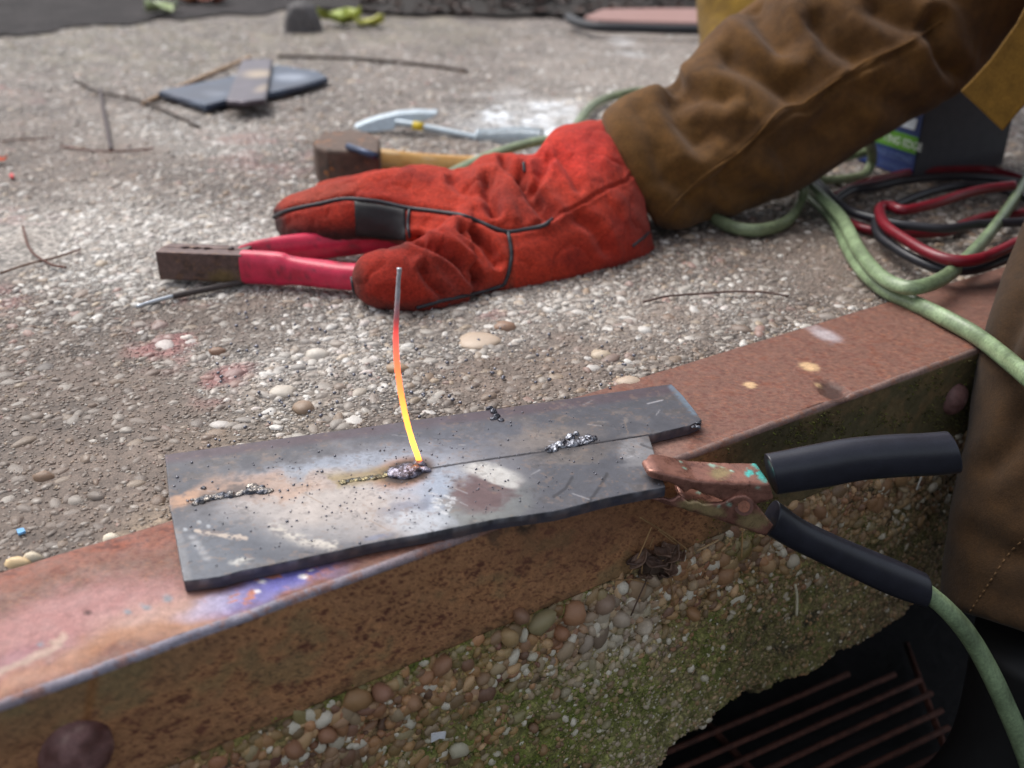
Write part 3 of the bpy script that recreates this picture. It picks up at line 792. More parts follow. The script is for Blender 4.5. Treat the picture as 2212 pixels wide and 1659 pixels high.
for a, b in bars:
    p1 = dz(*b); p0 = p1 - gdv * .62
    v, f = tube(lerp_poly([p0, p1 + gdv * .005], 10) + RNG.normal(0, .0004, (10, 3)), .0036, 6)
    mk('bar', v, f, M_GRATE, grate)
for a, b in [((300, 1415), (560, 1690)), ((1570, 1090), (1790, 1680))]:
    p0, p1 = dz(*a), dz(*b); d = (p1 - p0) / np.linalg.norm(p1 - p0)
    v, f = tube(lerp_poly([p0 - d * .06, p1 + d * .12], 6) + np.array([0, 0, -.006]), .0042, 6)
    mk('cross_bar', v, f, M_GRATE, grate)

# ================================================================== WELDED PLATES
ZT, TP = .0108, .0075
plates = empty('welded_flat_bars', at(900, 1050, ZA), 'two heat stained flat steel bars welded side by side on the slab edge', 'steel plate')
def plate_colour(P):
    px, py = proj(P)
    n1 = fbm(P, 22, 4, 71); n2 = fbm(P, 85, 4, 72); n3 = fbm(P, 350, 3, 73)
    wx, wy = px + 50 * n1 + 34 * n2 + 16 * n3, py + 24 * n1 + 18 * n2 + 9 * n3
    c = np.tile(S(86, 87, 94), (len(P), 1))
    c = mix(c, S(106, 107, 113), sst(n1 + n2, 0, .5) * .6)
    c = mix(c, S(96, 84, 74), sst(n2 + .4 * n3, .12, .42) * .35)
    c = mix(c, S(88, 70, 78), line(px, py, [(357, 990), (1097, 890), (1450, 840)], 11, .7) * .75)       # purple scale along the rolled edge
    c = mix(c, S(112, 118, 132), ell(wx, wy, 940, 990, 190, 60, -8, .7) * .6)
    # heat tint
    c = mix(c, S(164, 162, 164), ell(wx, wy, 800, 1072, 270, 84, -8, .5) * .95)
    c = mix(c, S(186, 178, 172), ell(wx, wy, 760, 1095, 200, 54, -6, .6) * .9)
    c = mix(c, S(164, 182, 204), ell(wx, wy, 930, 1060, 70, 60, 0, .7) * .75)
    c = mix(c, S(160, 176, 196), ell(wx, wy, 760, 1005, 170, 18, -9, .7) * .5)
    c = mix(c, S(186, 152, 128), np.maximum(line(wx, wy, [(400, 1075), (520, 1060), (620, 1045)], 20, .6), ell(wx, wy, 640, 1065, 80, 14, -12, .7)) * .6)
    c = mix(c, S(188, 150, 122), ell(px, wy, 395, 1076, 34, 14, -10, .5) * .8)
    c = mix(c, S(168, 118, 78), ell(px, py, 868, 1022, 62, 30, -14, .35) * .85)
    c = mix(c, S(150, 132, 88), line(wx, py, [(745, 1040), (800, 1030), (850, 1022)], 15, .6) * .8)
    # dark lower left corner with pale strokes
    c = mix(c, S(98, 104, 114), ell(wx, wy, 470, 1195, 140, 62, -10, .55) * .9)
    c = mix(c, S(84, 88, 98), ell(wx, wy, 560, 1185, 110, 24, 14, .6) * .6)
    c = mix(c, S(128, 132, 138), ell(wx, wy, 690, 1150, 90, 26, -10, .7) * .5)
    c = mix(c, S(196, 182, 168), line(px + 8 * n2, py + 10 * n3, [(425, 1146), (470, 1156), (530, 1163)], 5, .6) * sst(n3, -.35, .05) * .8)
    c = mix(c, S(214, 208, 196), line(px + 14 * n2, py + 14 * n3 + 6 * n2, [(590, 1140), (650, 1168), (720, 1180)], 9, .9) * sst(n3, -.4, .1) * .75)
    c = mix(c, S(196, 196, 190), ell(px + 8 * n3, py + 6 * n3, 520, 1212, 22, 6, -12, .5) * .75)
    c = mix(c, S(130, 132, 136), line(px, py, [(404, 1253), (394, 1200), (382, 1150)], 10, .6) * .6)
    for i in range(5): c = mix(c, S(158, 160, 164), ell(px, py, 416 + i * 7.5, 1161 + i * 11, 9, 5, 0, .8) * .75)
    for x, y in [(400, 1144), (450, 1137), (430, 1128)]: c = mix(c, S(176, 182, 188), ell(px, py, x, y, 5, 4, 0, .5) * .7)
    # middle: pale bare patches, rust red stain, grey glaze
    c = mix(c, S(128, 132, 130), ell(wx, wy, 1040, 1085, 100, 52, -14, .35) * .85)
    c = mix(c, S(104, 78, 80), ell(wx, wy, 1035, 1060, 62, 38, -18, .4) * .9)
    c = mix(c, S(206, 206, 202), np.maximum(ell(px + 14 * n2, py + 14 * n2, 1060, 1020, 58, 16, 10, .45), ell(px + 10 * n2, py + 10 * n2, 1082, 1038, 36, 12, 15, .3)) * .9)
    c = mix(c, S(190, 198, 206), ell(wx, wy, 900, 1125, 52, 24, -10, .4) * .7)
    for k in range(5): c = mix(c, S(214, 218, 222), line(px, py + 5 * n3, [(930 + 3 * k, 1068 + 9 * k), (985 - 5 * k, 1078 + 8 * k)], 3.2, .8) * sst(n3, -.2, .1) * .8)
    c = mix(c, S(92, 100, 122), ell(wx, wy, 880, 1095, 50, 16, -30, .6) * .5)
    # right: dark blue grey, second bead halo, pen strokes
    c = mix(c, S(88, 90, 98), ell(wx, wy, 1260, 1040, 150, 50, -12, .6) * .6)
    c = mix(c, S(150, 138, 126), np.maximum(ell(wx, wy, 1180, 950, 90, 26, -9, .7), ell(wx, wy, 1250, 975, 90, 16, -9, .7)) * .55)
    c = mix(c, S(160, 160, 162), ell(wx, wy, 1385, 985, 42, 28, -10, .5) * .6)
    c = mix(c, S(66, 66, 72), ell(wx, wy, 1290, 965, 60, 15, -10, .6) * .6)
    c = mix(c, S(50, 50, 56), np.maximum(line(px, py, [(1236, 1031), (1222, 1055), (1196, 1073)], 3.2, .5), line(px, py, [(1311, 1024), (1297, 1050), (1268, 1090)], 3.4, .5)) * .85)
    c = mix(c, S(60, 58, 62), line(px, py, [(1384, 960), (1410, 970), (1440, 974)], 2.2, .5) * .7)
    c = mix(c, S(190, 190, 195), line(px, py, [(1399, 872), (1432, 864)], 1.3, .5) * .7)
    for x, y, r in [(1355, 904, 20), (1290, 912, 14), (1100, 900, 10), (1225, 880, 12)]: c = mix(c, S(150, 140, 132), ell(wx, wy, x, y, r, r * .4, -10, .6) * .5 * sst(n3, -.1, .2))
    c = mix(c, S(122, 142, 160), line(px + 8 * n3, py, [(1452, 834), (1474, 858), (1500, 890)], 7, .6) * .7)
    c = mix(c, S(118, 130, 160), ell(px, py, 815, 1160, 30, 5, -10, .5) * .5)
    r0 = np.random.default_rng(5)
    for k in range(70):
        x0, y0 = r0.uniform(380, 1480), r0.uniform(860, 1230); a0 = r0.choice([-.3, .5, 2.0, .1]) + r0.normal(0, .25); L0 = r0.uniform(10, 60)
        tone = [S(176, 176, 180), S(58, 58, 64), S(150, 130, 112)][k % 3]
        c = mix(c, tone, line(px + 3 * n3, py + 2 * n3, [(x0, y0), (x0 + L0 * math.cos(a0), y0 + .6 * L0 * math.sin(a0))], r0.uniform(.7, 1.4), .6) * r0.uniform(.25, .6))
    c = mix(c, S(70, 66, 66), sst(n3 + .5 * n2, .26, .36) * .35)
    c = mix(c, S(150, 126, 108), sst(-n3 + .4 * n2, .26, .38) * .3)
    # seam
    c = mix(c, S(46, 44, 50), line(px, py + 2 * n3, [(930, 1012), (1002, 1000), (1180, 975), (1290, 956), (1408, 938)], 2.0, .6) * .85)
    c = mix(c, S(44, 34, 32), ell(px + 8 * n3, py + 5 * n3, 880, 1019, 56, 26, -14, .3) * .97)          # burnt rim of the fresh bead
    c = mix(c, S(52, 52, 58), ell(wx, wy, 490, 1075, 85, 14, -10, .5) * .75)
    c = mix(c, S(50, 50, 55), ell(wx, wy, 1215, 966, 62, 18, -14, .5) * .7)
    c = c * (1 + .14 * n3 + .12 * n2)[:, None] * np.array([.80, .775, .765])
    return c
def slab_piece(name, far_px, near_px, nu, nv, rough_near=.0, label=None):
    A = lerp_poly([at(x, y, ZT) for x, y in far_px], nu); B = lerp_poly([at(x, y, ZT) for x, y in near_px], nu)
    t = np.linspace(0, 1, nv)[None, :, None]
    G = A[:, None] * (1 - t) + B[:, None] * t
    top = G.reshape(-1, 3)
    top[:, 2] += .00035 * fbm(top, 60, 3, 5)
    # boundary loop
    idx = [(i, 0) for i in range(nu)] + [(nu - 1, j) for j in range(1, nv)] + [(i, nv - 1) for i in range(nu - 2, -1, -1)] + [(0, j) for j in range(nv - 2, 0, -1)]
    loop = np.array([i * nv + j for i, j in idx]); b = top[loop]; m = len(b)
    tn = np.roll(b, -1, 0) - np.roll(b, 1, 0); out = np.cross(tn, [0, 0, 1.0]); out /= np.linalg.norm(out, axis=1)[:, None] + 1e-9
    cen = top.mean(0)
    if ((b - cen) * out).sum() < 0: out = -out
    jn = fbm(b, 130, 3, 9) * .5
    r1 = b + out * (.0003 + .0006 * jn)[:, None] - np.array([0, 0, .0004])
    r2 = b + out * (.0004 + .0012 * jn + rough_near * .35 * fbm(b, 260, 2, 3))[:, None] - np.array([0, 0, TP * .55])
    r3 = b + out * (.0002 + .0008 * jn)[:, None] - np.array([0, 0, TP])
    v = np.vstack([top, r1, r2, r3]); n0 = len(top)
    f = [tuple(q) for q in gridf(nu, nv)]
    prev = loop; 
    for k in range(3):
        cur = n0 + k * m + np.arange(m)
        for i in range(m):
            j = (i + 1) % m; f.append((prev[i], prev[j], cur[j], cur[i]))
        prev = cur
    f.append(tuple(int(q) for q in prev))
    cc = plate_colour(v)
    sk = np.zeros(len(v), bool); sk[n0 + m:] = True
    n2 = fbm(v, 150, 3, 8)
    dark = mix(np.tile(S(84, 78, 84), (len(v), 1)), S(108, 94, 94), sst(n2, 0, .4)); dark = mix(dark, S(58, 60, 78), sst(-n2, .1, .4) * .6)
    cc = np.where(sk[:, None], dark, cc)
    r1m = np.zeros(len(v), bool); r1m[n0:n0 + m] = True
    cc = np.where(r1m[:, None], cc * .6 + S(170, 170, 178) * .4 * sst(n2, -.2, .3)[:, None] + S(60, 58, 62) * .4 * (1 - sst(n2, -.2, .3))[:, None], cc)
    o = mk(name, v, f, M_PLATE, plates, cols=cc, label=label); fix_normals(o)
    sm_ = np.ones(len(f), bool); sm_[len(gridf(nu, nv)) + m:] = False; o.data.polygons.foreach_set('use_smooth', sm_)
    return o
seam = [(368, 1093), (650, 1053), (905, 1015), (1002, 1000), (1180, 974), (1401, 940)]
seam_n = [(x, y + (.1 if x < 1000 else 1.0)) for x, y in seam[:-1]] + [(1401, 941)]
slab_piece('flat_bar', [(357, 982), (1097, 880), (1450, 830), (1462, 842), (1474, 854), (1502, 889)], [(368, 1093), (650, 1053), (905, 1015), (1002, 1000), (1180, 974), (1408, 938), (1491, 918), (1515, 907)], 420, 90, label='far bar with bluish rolled edge and burnt notch')
slab_piece('flat_bar', seam_n, [(398, 1255), (475, 1245), (523, 1232), (642, 1208), (815, 1170), (932, 1149), (1071, 1121), (1196, 1104), (1315, 1074), (1436, 1051)], 420, 110, .001, label='near bar with heat tint and torch cut edge')
def lumps(name, items, colours, seed, z0=ZT, amp=.55):
    """weld metal: overlapping lumps voxel-joined into one bead"""
    vs, fs, off = [], [], 0; V0, F0 = ico(3)
    for (x, y, rx, ry, h, ang) in items:
        p = at(x, y, z0); d = (p - CAM) @ FWD
        a = math.radians(ang); ax = np.array([math.cos(a), math.sin(a), 0]); ay = np.array([-math.sin(a), math.cos(a), 0])
        L = V0 * (1 + .25 * fbm(V0 + x, 1.6, 3, seed))[:, None]
        q = p + L[:, :1] * ax * (rx * d / FPX) + L[:, 1:2] * ay * (ry * 1.9 * d / FPX) + L[:, 2:] * np.array([0, 0, h])
        vs.append(q); fs.append(F0 + off); off += len(V0)
    v = np.vstack(vs); n2 = fbm(v, 300, 3, seed)
    cc = mix(np.tile(colours[0], (len(v), 1)), colours[1], sst(n2, -.15, .3))
    o = mk(name, v, np.vstack(fs), M_SLAG, plates)
    m = o.modifiers.new('r', 'REMESH'); m.mode = 'VOXEL'; m.voxel_size = .0005
    bake(o); o.data.materials.clear(); o.data.materials.append(M_SLAG); o.data.polygons.foreach_set('use_smooth', np.ones(len(o.data.polygons), bool))
    P = verts(o) + WL[o.name]; P = P + norms(o) * (amp * (.0012 * fbm(P, 380, 3, seed) + .0007 * vn(P * 900, seed)))[:, None]
    set_verts(o, P - WL[o.name]); n2 = fbm(P, 300, 3, seed)
    set_cols(o, mix(np.tile(colours[0], (len(P), 1)), colours[1], sst(n2, -.15, .3)))
    return o
lumps('weld_bead', [(878, 1020, 36, 15, .0042, 12), (905, 1006, 16, 9, .0034, 40), (850, 1023, 16, 10, .003, 0), (915, 1016, 9, 10, .0028, 80)], [S(138, 134, 148), S(62, 54, 60)], 4, amp=.2)
lumps('slag_trail', [(745 + 12 * i + random.uniform(-4, 4), 1041 - 1.9 * i + random.uniform(-3, 3), random.uniform(6, 11), random.uniform(3, 5), random.uniform(.0006, .0014), random.uniform(0, 60)) for i in range(9)] + [(795, 1033, 52, 5, .0009, 12)], [S(122, 112, 84), S(70, 72, 72)], 6)
lumps('weld_bead', [(418 + 11 * i + random.uniform(-5, 5), 1085 - 2.2 * i + random.uniform(-4, 4), random.uniform(6, 12), random.uniform(3, 6), random.uniform(.0012, .0030), random.uniform(0, 90)) for i in range(15)] + [(470, 1074, 62, 5, .0016, 12), (545, 1052, 14, 6, .002, 20), (570, 1062, 22, 6, .0018, 10), (440, 1055, 7, 3, .0015, 0)], [S(70, 72, 80), S(150, 142, 134)], 8)
lumps('weld_bead', [(1182 + 9 * i + random.uniform(-3, 3), 970 - 2.0 * i + random.uniform(-5, 5), random.uniform(6, 12), random.uniform(4, 7), random.uniform(.0018, .0036), random.uniform(0, 90)) for i in range(12)] + [(1230, 960, 50, 6, .0022, 12), (1232, 945, 10, 6, .003, 120), (1245, 938, 7, 4, .0026, 100), (1270, 944, 9, 4, .002, 20)], [S(150, 152, 160), S(60, 58, 64)], 10)
lumps('slag_lump', [(1058, 882, 9, 3, .0022, 20), (1066, 890, 8, 4, .0026, 120), (1072, 900, 7, 5, .0024, 120), (1082, 908, 7, 4, .0018, 110), (1066, 905, 5, 5, .0014, 110)], [S(96, 98, 106), S(54, 54, 60)], 12)
lumps('slag_lump', [(1500, 922, 8, 3, .0014, 20), (1508, 914, 6, 3, .0012, 20), (1510, 924, 5, 3, .002, 20)], [S(110, 114, 122), S(54, 54, 60)], 13)
def spatter():
    pts = []
    while len(pts) < 380:
        x = RNG.normal(830, 260); y = 1060 + RNG.normal(0, 75) - .13 * (x - 830)
        if RNG.random() < .35: x, y = RNG.uniform(370, 1500), RNG.uniform(840, 1250)
        if in_poly(np.array([x]), np.array([y]), PLATE_PX - [[0, -0]])[0] and in_poly(np.array([x + 8]), np.array([y + 4]), PLATE_PX)[0] and in_poly(np.array([x - 8]), np.array([y - 4]), PLATE_PX)[0]: pts.append(at(x, y, ZT + .0002))
    P = np.array(pts); r = RNG.uniform(.0003, .0009, len(P)) * RNG.choice([.7, 1, 1.25], len(P), p=[.5, .38, .12])
    v, f, k = blobs(P, np.stack([r, r, r * .85], 1), basis((0, 0, 1), RNG.uniform(0, 6, len(P))), 2, .05, 3)
    mk('spatter', v, f, M_SPAT, plates, kind='stuff')
spatter()

# ================================================================== GLOWING ELECTRODE STUB
yr = at(908, 1003, ZT)[1]
pxr = [(908, 1004), (902, 985), (890, 950), (880, 915), (870, 870), (863, 830), (857, 780), (855, 730), (856, 690), (859, 640), (861, 600), (863, 579)]
rp = []
for i, (x, y) in enumerate(pxr):
    d = ray(x, y); yy = yr + .012 * i / len(pxr); rp.append(CAM + d * (yy / d[1]))
rp = np.array(rp); rp[0] = at(908, 1004, ZT - .001)
R_n = 90
RP = crom(rp, R_n); rad = np.interp(np.linspace(0, 1, R_n), [0, .05, .5, .62, .85, .86, .965, .97, 1], [.0018, .0019, .0019, .0018, .0016, .00135, .00135, .0016, .0016])
v, f = tube(RP, rad * (1 + .10 * fbm(RP, 160, 3, 4)), 12)
v = v + .00035 * np.stack([fbm(v, 420, 2, 1), fbm(v, 420, 2, 2), fbm(v, 420, 2, 3)], 1)
rod = mk('welding_rod', v, f, M_ROD, label='bent welding rod glowing orange, stuck upright in the steel plate', cat='welding rod')
u = np.repeat(np.linspace(0, 1, R_n), 12)
key = np.array([0, .025, .05, .09, .16, .24, .32, .42, .52, .62, .68, .74, .82, 1.0])
gl = np.array([S(110, 30, 50) * .5, S(255, 70, 60) * .9, S(255, 110, 50) * 1.3, S(255, 165, 60) * 1.6, S(255, 180, 66) * 1.6, S(255, 150, 56) * 1.45, S(255, 142, 58) * 1.3, S(255, 122, 60) * 1.1, S(255, 106, 66) * .9, S(235, 84, 74) * .75, S(205, 70, 70) * .5, S(140, 50, 56) * .25, S(50, 12, 14) * .1, S(0, 0, 0)])
a = rod.data.color_attributes.new('Glow', 'FLOAT_COLOR', 'POINT'); q = np.ones((len(v), 4), np.float32)
for k in range(3): q[:, k] = np.interp(u, key, gl[:, k])
a.data.foreach_set('color', q.ravel())
cc = mix(np.tile(S(120, 70, 66), (len(v), 1)), S(196, 198, 204), sst(u, .68, .82)); set_cols(rod, cc)
SCRIPT_PART_3 = True

# ================================================================== EARTH CLAMP (copper, black grips) biting the plate end
co = at(1410, 1040, .014)                 # a point of the clamp's front plane
cn = np.array([-.14, 1.0, 0.0]); cn /= np.linalg.norm(cn)          # plane normal, away from the camera
cw = .027                                 # width of the jaws
def cp(x, y, back=0.0): return onp(x, y, co + cn * back, cn)
clamp = empty('earth_clamp', cp(1600, 1060), 'copper earth clamp with two black rubber grips biting the plate end', 'clamp')
def clampcol(P, seed, yel=()):
    px, py = proj(P); n2 = fbm(P, 130, 4, seed); n3 = fbm(P, 380, 3, seed + 1)
    c = mix(np.tile(S(148, 104, 90), (len(P), 1)), S(124, 84, 72), sst(n2, 0, .4)); c = mix(c, S(100, 66, 58), sst(n3 + n2, .25, .5) * .5)
    for x, y, rx, ry in [(1640, 1000, 16, 12), (1618, 1022, 9, 8), (1650, 1026, 14, 12), (1600, 992, 10, 4)]:
        c = mix(c, S(92, 190, 180), ell(px + 14 * n3, py + 10 * n3, x, y, rx, ry, 0, .35) * sst(n2, -.25, .0))
    for x, y, rx, ry in [(1470, 998, 6, 3), (1540, 1006, 11, 4), (1562, 1009, 4, 3), (1480, 1013, 4, 3), (1580, 1018, 8, 3), (1640, 985, 14, 5), (1510, 1065, 5, 4), (1640, 1055, 8, 3), (1575, 1090, 8, 4), (1552, 1096, 5, 6)]:
        c = mix(c, S(165, 196, 178), ell(px + 10 * n3, py + 6 * n3, x, y, rx, ry, 20, .5) * sst(n3, -.2, .1) * .9)
    for x, y, rx, ry in [(1555, 1022, 20, 12)] + list(yel):
        c = mix(c, S(168, 152, 108), ell(px + 14 * n3, py + 10 * n3, x, y, rx, ry, 0, .4) * .75)
    return c
def subdiv(o, n, wd):
    m = o.modifiers.new('b', 'BEVEL'); m.width = wd; m.segments = 3; m.limit_method = 'ANGLE'; m.angle_limit = math.radians(30)
    return bake(o)
def remesh_obj(name, parts, mt, parent, vox, smooth=4, fac=.5):
    v, f = join(parts)
    o = mk(name, v, f, mt, parent); fix_normals(o)
    m = o.modifiers.new('r', 'REMESH'); m.mode = 'VOXEL'; m.voxel_size = vox
    if smooth:
        m = o.modifiers.new('s', 'SMOOTH'); m.iterations = smooth; m.factor = fac
    bake(o); o.data.polygons.foreach_set('use_smooth', np.ones(len(o.data.polygons), bool))
    if not o.data.materials: o.data.materials.append(mt)
    return o
# upper jaw: a folded channel, teeth on its lower edge
uj = [(1398, 1030), (1404, 1022), (1420, 1019), (1440, 1023), (1506, 1038), (1580, 1043), (1664, 1044), (1674, 1080), (1640, 1090), (1610, 1093), (1585, 1086), (1558, 1083), (1540, 1074), (1524, 1072), (1510, 1064), (1499, 1057), (1488, 1062), (1479, 1067), (1470, 1058), (1460, 1050), (1440, 1043), (1420, 1040), (1405, 1038)]
o1 = remesh_obj('upper_jaw', [prism([cp(x, y) for x, y in uj], cn * cw)], M_COPPER, clamp, .0010, 22)
P = verts(o1) + WL[o1.name]
pxj, _ = proj(P); uj_ = np.clip((pxj - 1392) / 46, 0, 1); dj = (P - co) @ cn - cw / 2
P = P + cn * (dj * (np.sqrt(1 - (1 - uj_) ** 2) * .72 + .28 - 1))[:, None]
set_verts(o1, P - WL[o1.name])
set_cols(o1, clampcol(P, 81))
lj = [(1405, 1078), (1430, 1075), (1452, 1082), (1470, 1070), (1488, 1086), (1505, 1082), (1520, 1090), (1560, 1088), (1592, 1072), (1612, 1071), (1626, 1080), (1672, 1136), (1655, 1160), (1600, 1140), (1540, 1118), (1490, 1104), (1440, 1092)]
o2 = remesh_obj('lower_jaw', [prism([cp(x, y, -.002) for x, y in lj], cn * .0035), prism([cp(x, y, cw + .001) for x, y in lj], cn * .003), prism([cp(1480, 1103, 0), cp(1660, 1158, 0), cp(1655, 1148, 0), cp(1485, 1093, 0)], cn * (cw + .002))], M_COPPER, clamp, .0011, 4)
P = verts(o2) + WL[o2.name]
set_cols(o2, clampcol(P, 83, [(1500, 1092, 34, 12), (1540, 1106, 26, 12), (1626, 1125, 32, 18), (1600, 1100, 8, 14)]))
v, f = tube([cp(1607, 1094, -.0035), cp(1607, 1094, cw + .004)], .0062, 20)
o = mk('pivot_pin', v, f, M_COPPER, clamp, cols=np.tile(S(92, 60, 50), (len(v), 1)), smooth=False)
v, f = tube([cp(1607, 1094, -.0042), cp(1607, 1094, -.0034)], .0040, 18)
mk('pin_head', v, f, M_COPPER, clamp, cols=np.tile(S(128, 82, 62), (len(v), 1)), smooth=False)
def gsec(tx, ty, bx, by, ratio=.72, back=cw / 2):
    a, b = cp(tx, ty, back), cp(bx, by, back)
    u_ = (a - b) / 2 * .94; return (a + b) / 2, u_, cn * np.linalg.norm(u_) * ratio
def grip(name, secs, end=True):
    v, f = loft(secs, 28, 60, .95)
    o = mk(name, v, f, M_RUBBER, clamp); fix_normals(o); return bev(o, .0007)
grip('rubber_grip', [gsec(1657, 982, 1673, 1066), gsec(1700, 974, 1716, 1060), gsec(1760, 962, 1780, 1050), gsec(1840, 948, 1860, 1035), gsec(1930, 940, 1945, 1028), gsec(2000, 937, 2010, 1025), gsec(2052, 933, 2066, 1020)])
grip('rubber_grip', [gsec(1683, 1082, 1648, 1152), gsec(1735, 1120, 1700, 1182), gsec(1800, 1152, 1770, 1216), gsec(1870, 1182, 1842, 1250), gsec(1940, 1210, 1915, 1283), gsec(2006, 1240, 1990, 1309)])
v, f = tube([cp(2052, 934, cw / 2) * .5 + cp(2066, 1020, cw / 2) * .5, cp(2057, 933, cw / 2) * .5 + cp(2071, 1020, cw / 2) * .5], .0135, 24, cap=False)
# spring between the jaws
hel = []
for a in np.linspace(0, 5 * 2 * math.pi, 90):
    k = a / (10 * math.pi); hel.append(cp(1598 + 12 * k, 1078 + 26 * k, cw * .3 + cw * .5 * k) + .005 * (math.cos(a) * np.array([0, 0, 1]) + math.sin(a) * E))
v, f = tube(hel, .0007, 6); mk('spring', v, f, M_STEEL, clamp, cols=np.tile(S(80, 60, 50), (len(v), 1)))

# ================================================================== GREEN CABLES
def cable(name, pts, r, m, label, group=None, lobes=2, k=.16, n=90, twist=2.0, cat='cable'):
    v, f = tube(pts, r, 16, True, lobes, k, n, twist)
    return mk(name, v, f, m, label=label, cat=cat, group=group)
q0 = cp(1985, 1270, cw / 2); q1 = cp(2012, 1288, cw / 2)
cable('green_cable', [q0, q1, cp(2050, 1322, cw / 2), cp(2092, 1372, cw / 2), cp(2135, 1445, .01), cp(2175, 1530, .008), cp(2215, 1625, .004), cp(2260, 1760, 0), cp(2330, 1950, .02), cp(2480, 2150, .08)], .0078, M_GREEN, 'green welding cable hanging down from the lower black grip of the clamp')
G = lambda x, y, z=.0085: at(x, y, z)
fr = G(2165, 770, .004)
cable('green_cable', [G(1650, 330, .02), G(1700, 375, .012), G(1740, 412), G(1800, 470), G(1835, 540), G(1868, 588), G(1915, 628), G(1975, 655), G(2050, 692, .011), G(2110, 726, .011), V(2165, 768, .81), V(2220, 815, .76), V(2290, 880, .735), V(2400, 1010, .71)], .0066, M_GREEN, 'green cable running over the rusty steel edge in front of the brown trouser leg', n=140)
cable('green_cable', [G(1655, 318, .03), G(1705, 362, .026), G(1752, 405, .022), G(1815, 468, .021), G(1852, 535, .02), G(1890, 585, .02), G(1935, 615, .022), G(1985, 620, .024), G(2050, 592, .022), G(2125, 520, .02), G(2185, 440, .02), G(2225, 375, .02), G(2275, 290, .02)], .0062, M_GREEN, 'green cable curving in a wide loop beside the coiled red and black leads', n=140)
cable('green_cable', [G(930, 400, .02), G(955, 385, .024), G(1010, 357, .03), G(1080, 328, .03), G(1150, 308, .03), G(1205, 298, .03), G(1240, 280, .025), G(1262, 248, .015), G(1290, 222, .01), G(1340, 204, .01), G(1400, 198, .01), G(1470, 230, .01), G(1500, 300, .01), G(1510, 390, .009), G(1530, 455, .009), G(1575, 488, .009), G(1640, 497, .009), G(1700, 478, .009), G(1728, 440, .010), G(1735, 405, .03), G(1715, 372, .035)], .0066, M_GREEND, 'dull green cable from under the red glove looping out behind its cuff', n=200)
cable('green_cable', [G(1640, 360, .03), G(1700, 378, .03), G(1760, 389, .008), G(1830, 386, .008), G(1868, 377, .010), G(1883, 350, .02), G(1882, 318, .045), G(1872, 290, .07), G(1840, 270, .075), G(1780, 280, .07), G(1740, 320, .045), G(1770, 347, .026), G(1830, 338, .024), G(1872, 326, .026), G(1880, 300, .05), G(1860, 262, .09), G(1800, 240, .09)], .0058, M_GREEND, 'green cable coil standing between the sleeve and the blue box', n=180)

# ================================================================== RED AND BLACK LEADS
C = lambda L, z: [at(x, y, z) for x, y in L]
def lead(pts, r, m, label):
    v, f = tube(pts, r, 12, True, smooth_n=160)
    mk('coiled_lead', v, f, m, label=label, cat='cable')
lead(C([(1800, 425), (1849, 401), (1909, 385), (1978, 371), (2071, 366), (2140, 368), (2212, 387), (2275, 425), (2212, 459), (2140, 466), (2082, 484), (2048, 500), (1955, 505), (1874, 496), (1839, 482), (1800, 460)], .008), .0052, M_REDC, 'red lead forming the long outer loop of the coil, below the box')
lead(C([(1800, 436), (1839, 411), (1886, 404), (1955, 390), (2048, 381), (2150, 386), (2240, 405), (2300, 450), (2260, 478), (2212, 480), (2117, 484), (2048, 493.5), (1978, 489), (1927, 482), (1881, 470), (1844, 459), (1809, 438), (1779, 408), (1750, 380)], .020), .0052, M_BLKC, 'black lead forming the long outer loop of the coil, below the box')
lead(C([(2190, 400), (2130, 408), (2082, 419), (2025, 438), (1955, 454), (1923, 445), (1904, 447), (1900, 459), (1913, 487), (1955, 517), (2001, 544), (2048, 561), (2094, 563), (2140, 551), (2212, 517), (2290, 480)], .032), .0058, M_REDC, 'red lead bent in a tight hook at the front of the coil')
lead(C([(2270, 440), (2212, 424), (2163, 408), (2129, 401), (2071, 401), (2001, 417), (1932, 445), (1895, 470), (1897, 505), (1932, 535), (1978, 561), (2040, 582), (2110, 580), (2180, 556), (2290, 510)], .019), .0053, M_BLKC, 'black lead bent round the front of the coil under the red hook')

# ================================================================== BOX behind the coil
bc, bl, br = at(1972, 388), at(1850, 345), at(2166, 356)
br = bc + (br - bc) * 1.0
bx = empty('cardboard_box', bc, 'dark grey and blue printed box with green band behind the coiled leads', 'box')
hb = np.array([0, 0, .17])
o = mk('box_body', *prism([bc, bl, bl + br - bc, br], hb), M_BOX, bx, smooth=False); set_cols(o, np.tile(S(72, 72, 80), (8, 1))); fix_normals(o); bev(o, .0015)
fn = np.cross(bl - bc, [0, 0, 1.0]); fn /= np.linalg.norm(fn)
if fn @ (CAM - bc) < 0: fn = -fn
ux = (bl - bc); wbx = np.linalg.norm(ux); ux = -ux / wbx           # reads left to right towards the corner
def fp(a, h, lift): return bl + ux * a * wbx + np.array([0, 0, h]) + fn * lift
def panel(name, a0, a1, h0, h1, lift, col, slant=0.0):
    o = mk(name, *prism([fp(a0, h0, lift), fp(a1, h0, lift), fp(a1 + slant, h1, lift), fp(a0 + slant, h1, lift)], fn * .0006), M_BOX, bx, smooth=False)
    set_cols(o, np.tile(col, (8, 1))); fix_normals(o); return o
panel('blue_panel', .0, .985, .001, .169, .0004, S(30, 52, 110))
panel('green_band', .0, .985, .034, .056, .0013, S(88, 148, 36))
panel('white_mark', .45, .90, .064, .079, .0014, S(215, 222, 232), .02)
panel('white_mark', .70, .90, .086, .104, .0014, S(215, 222, 232), .03)
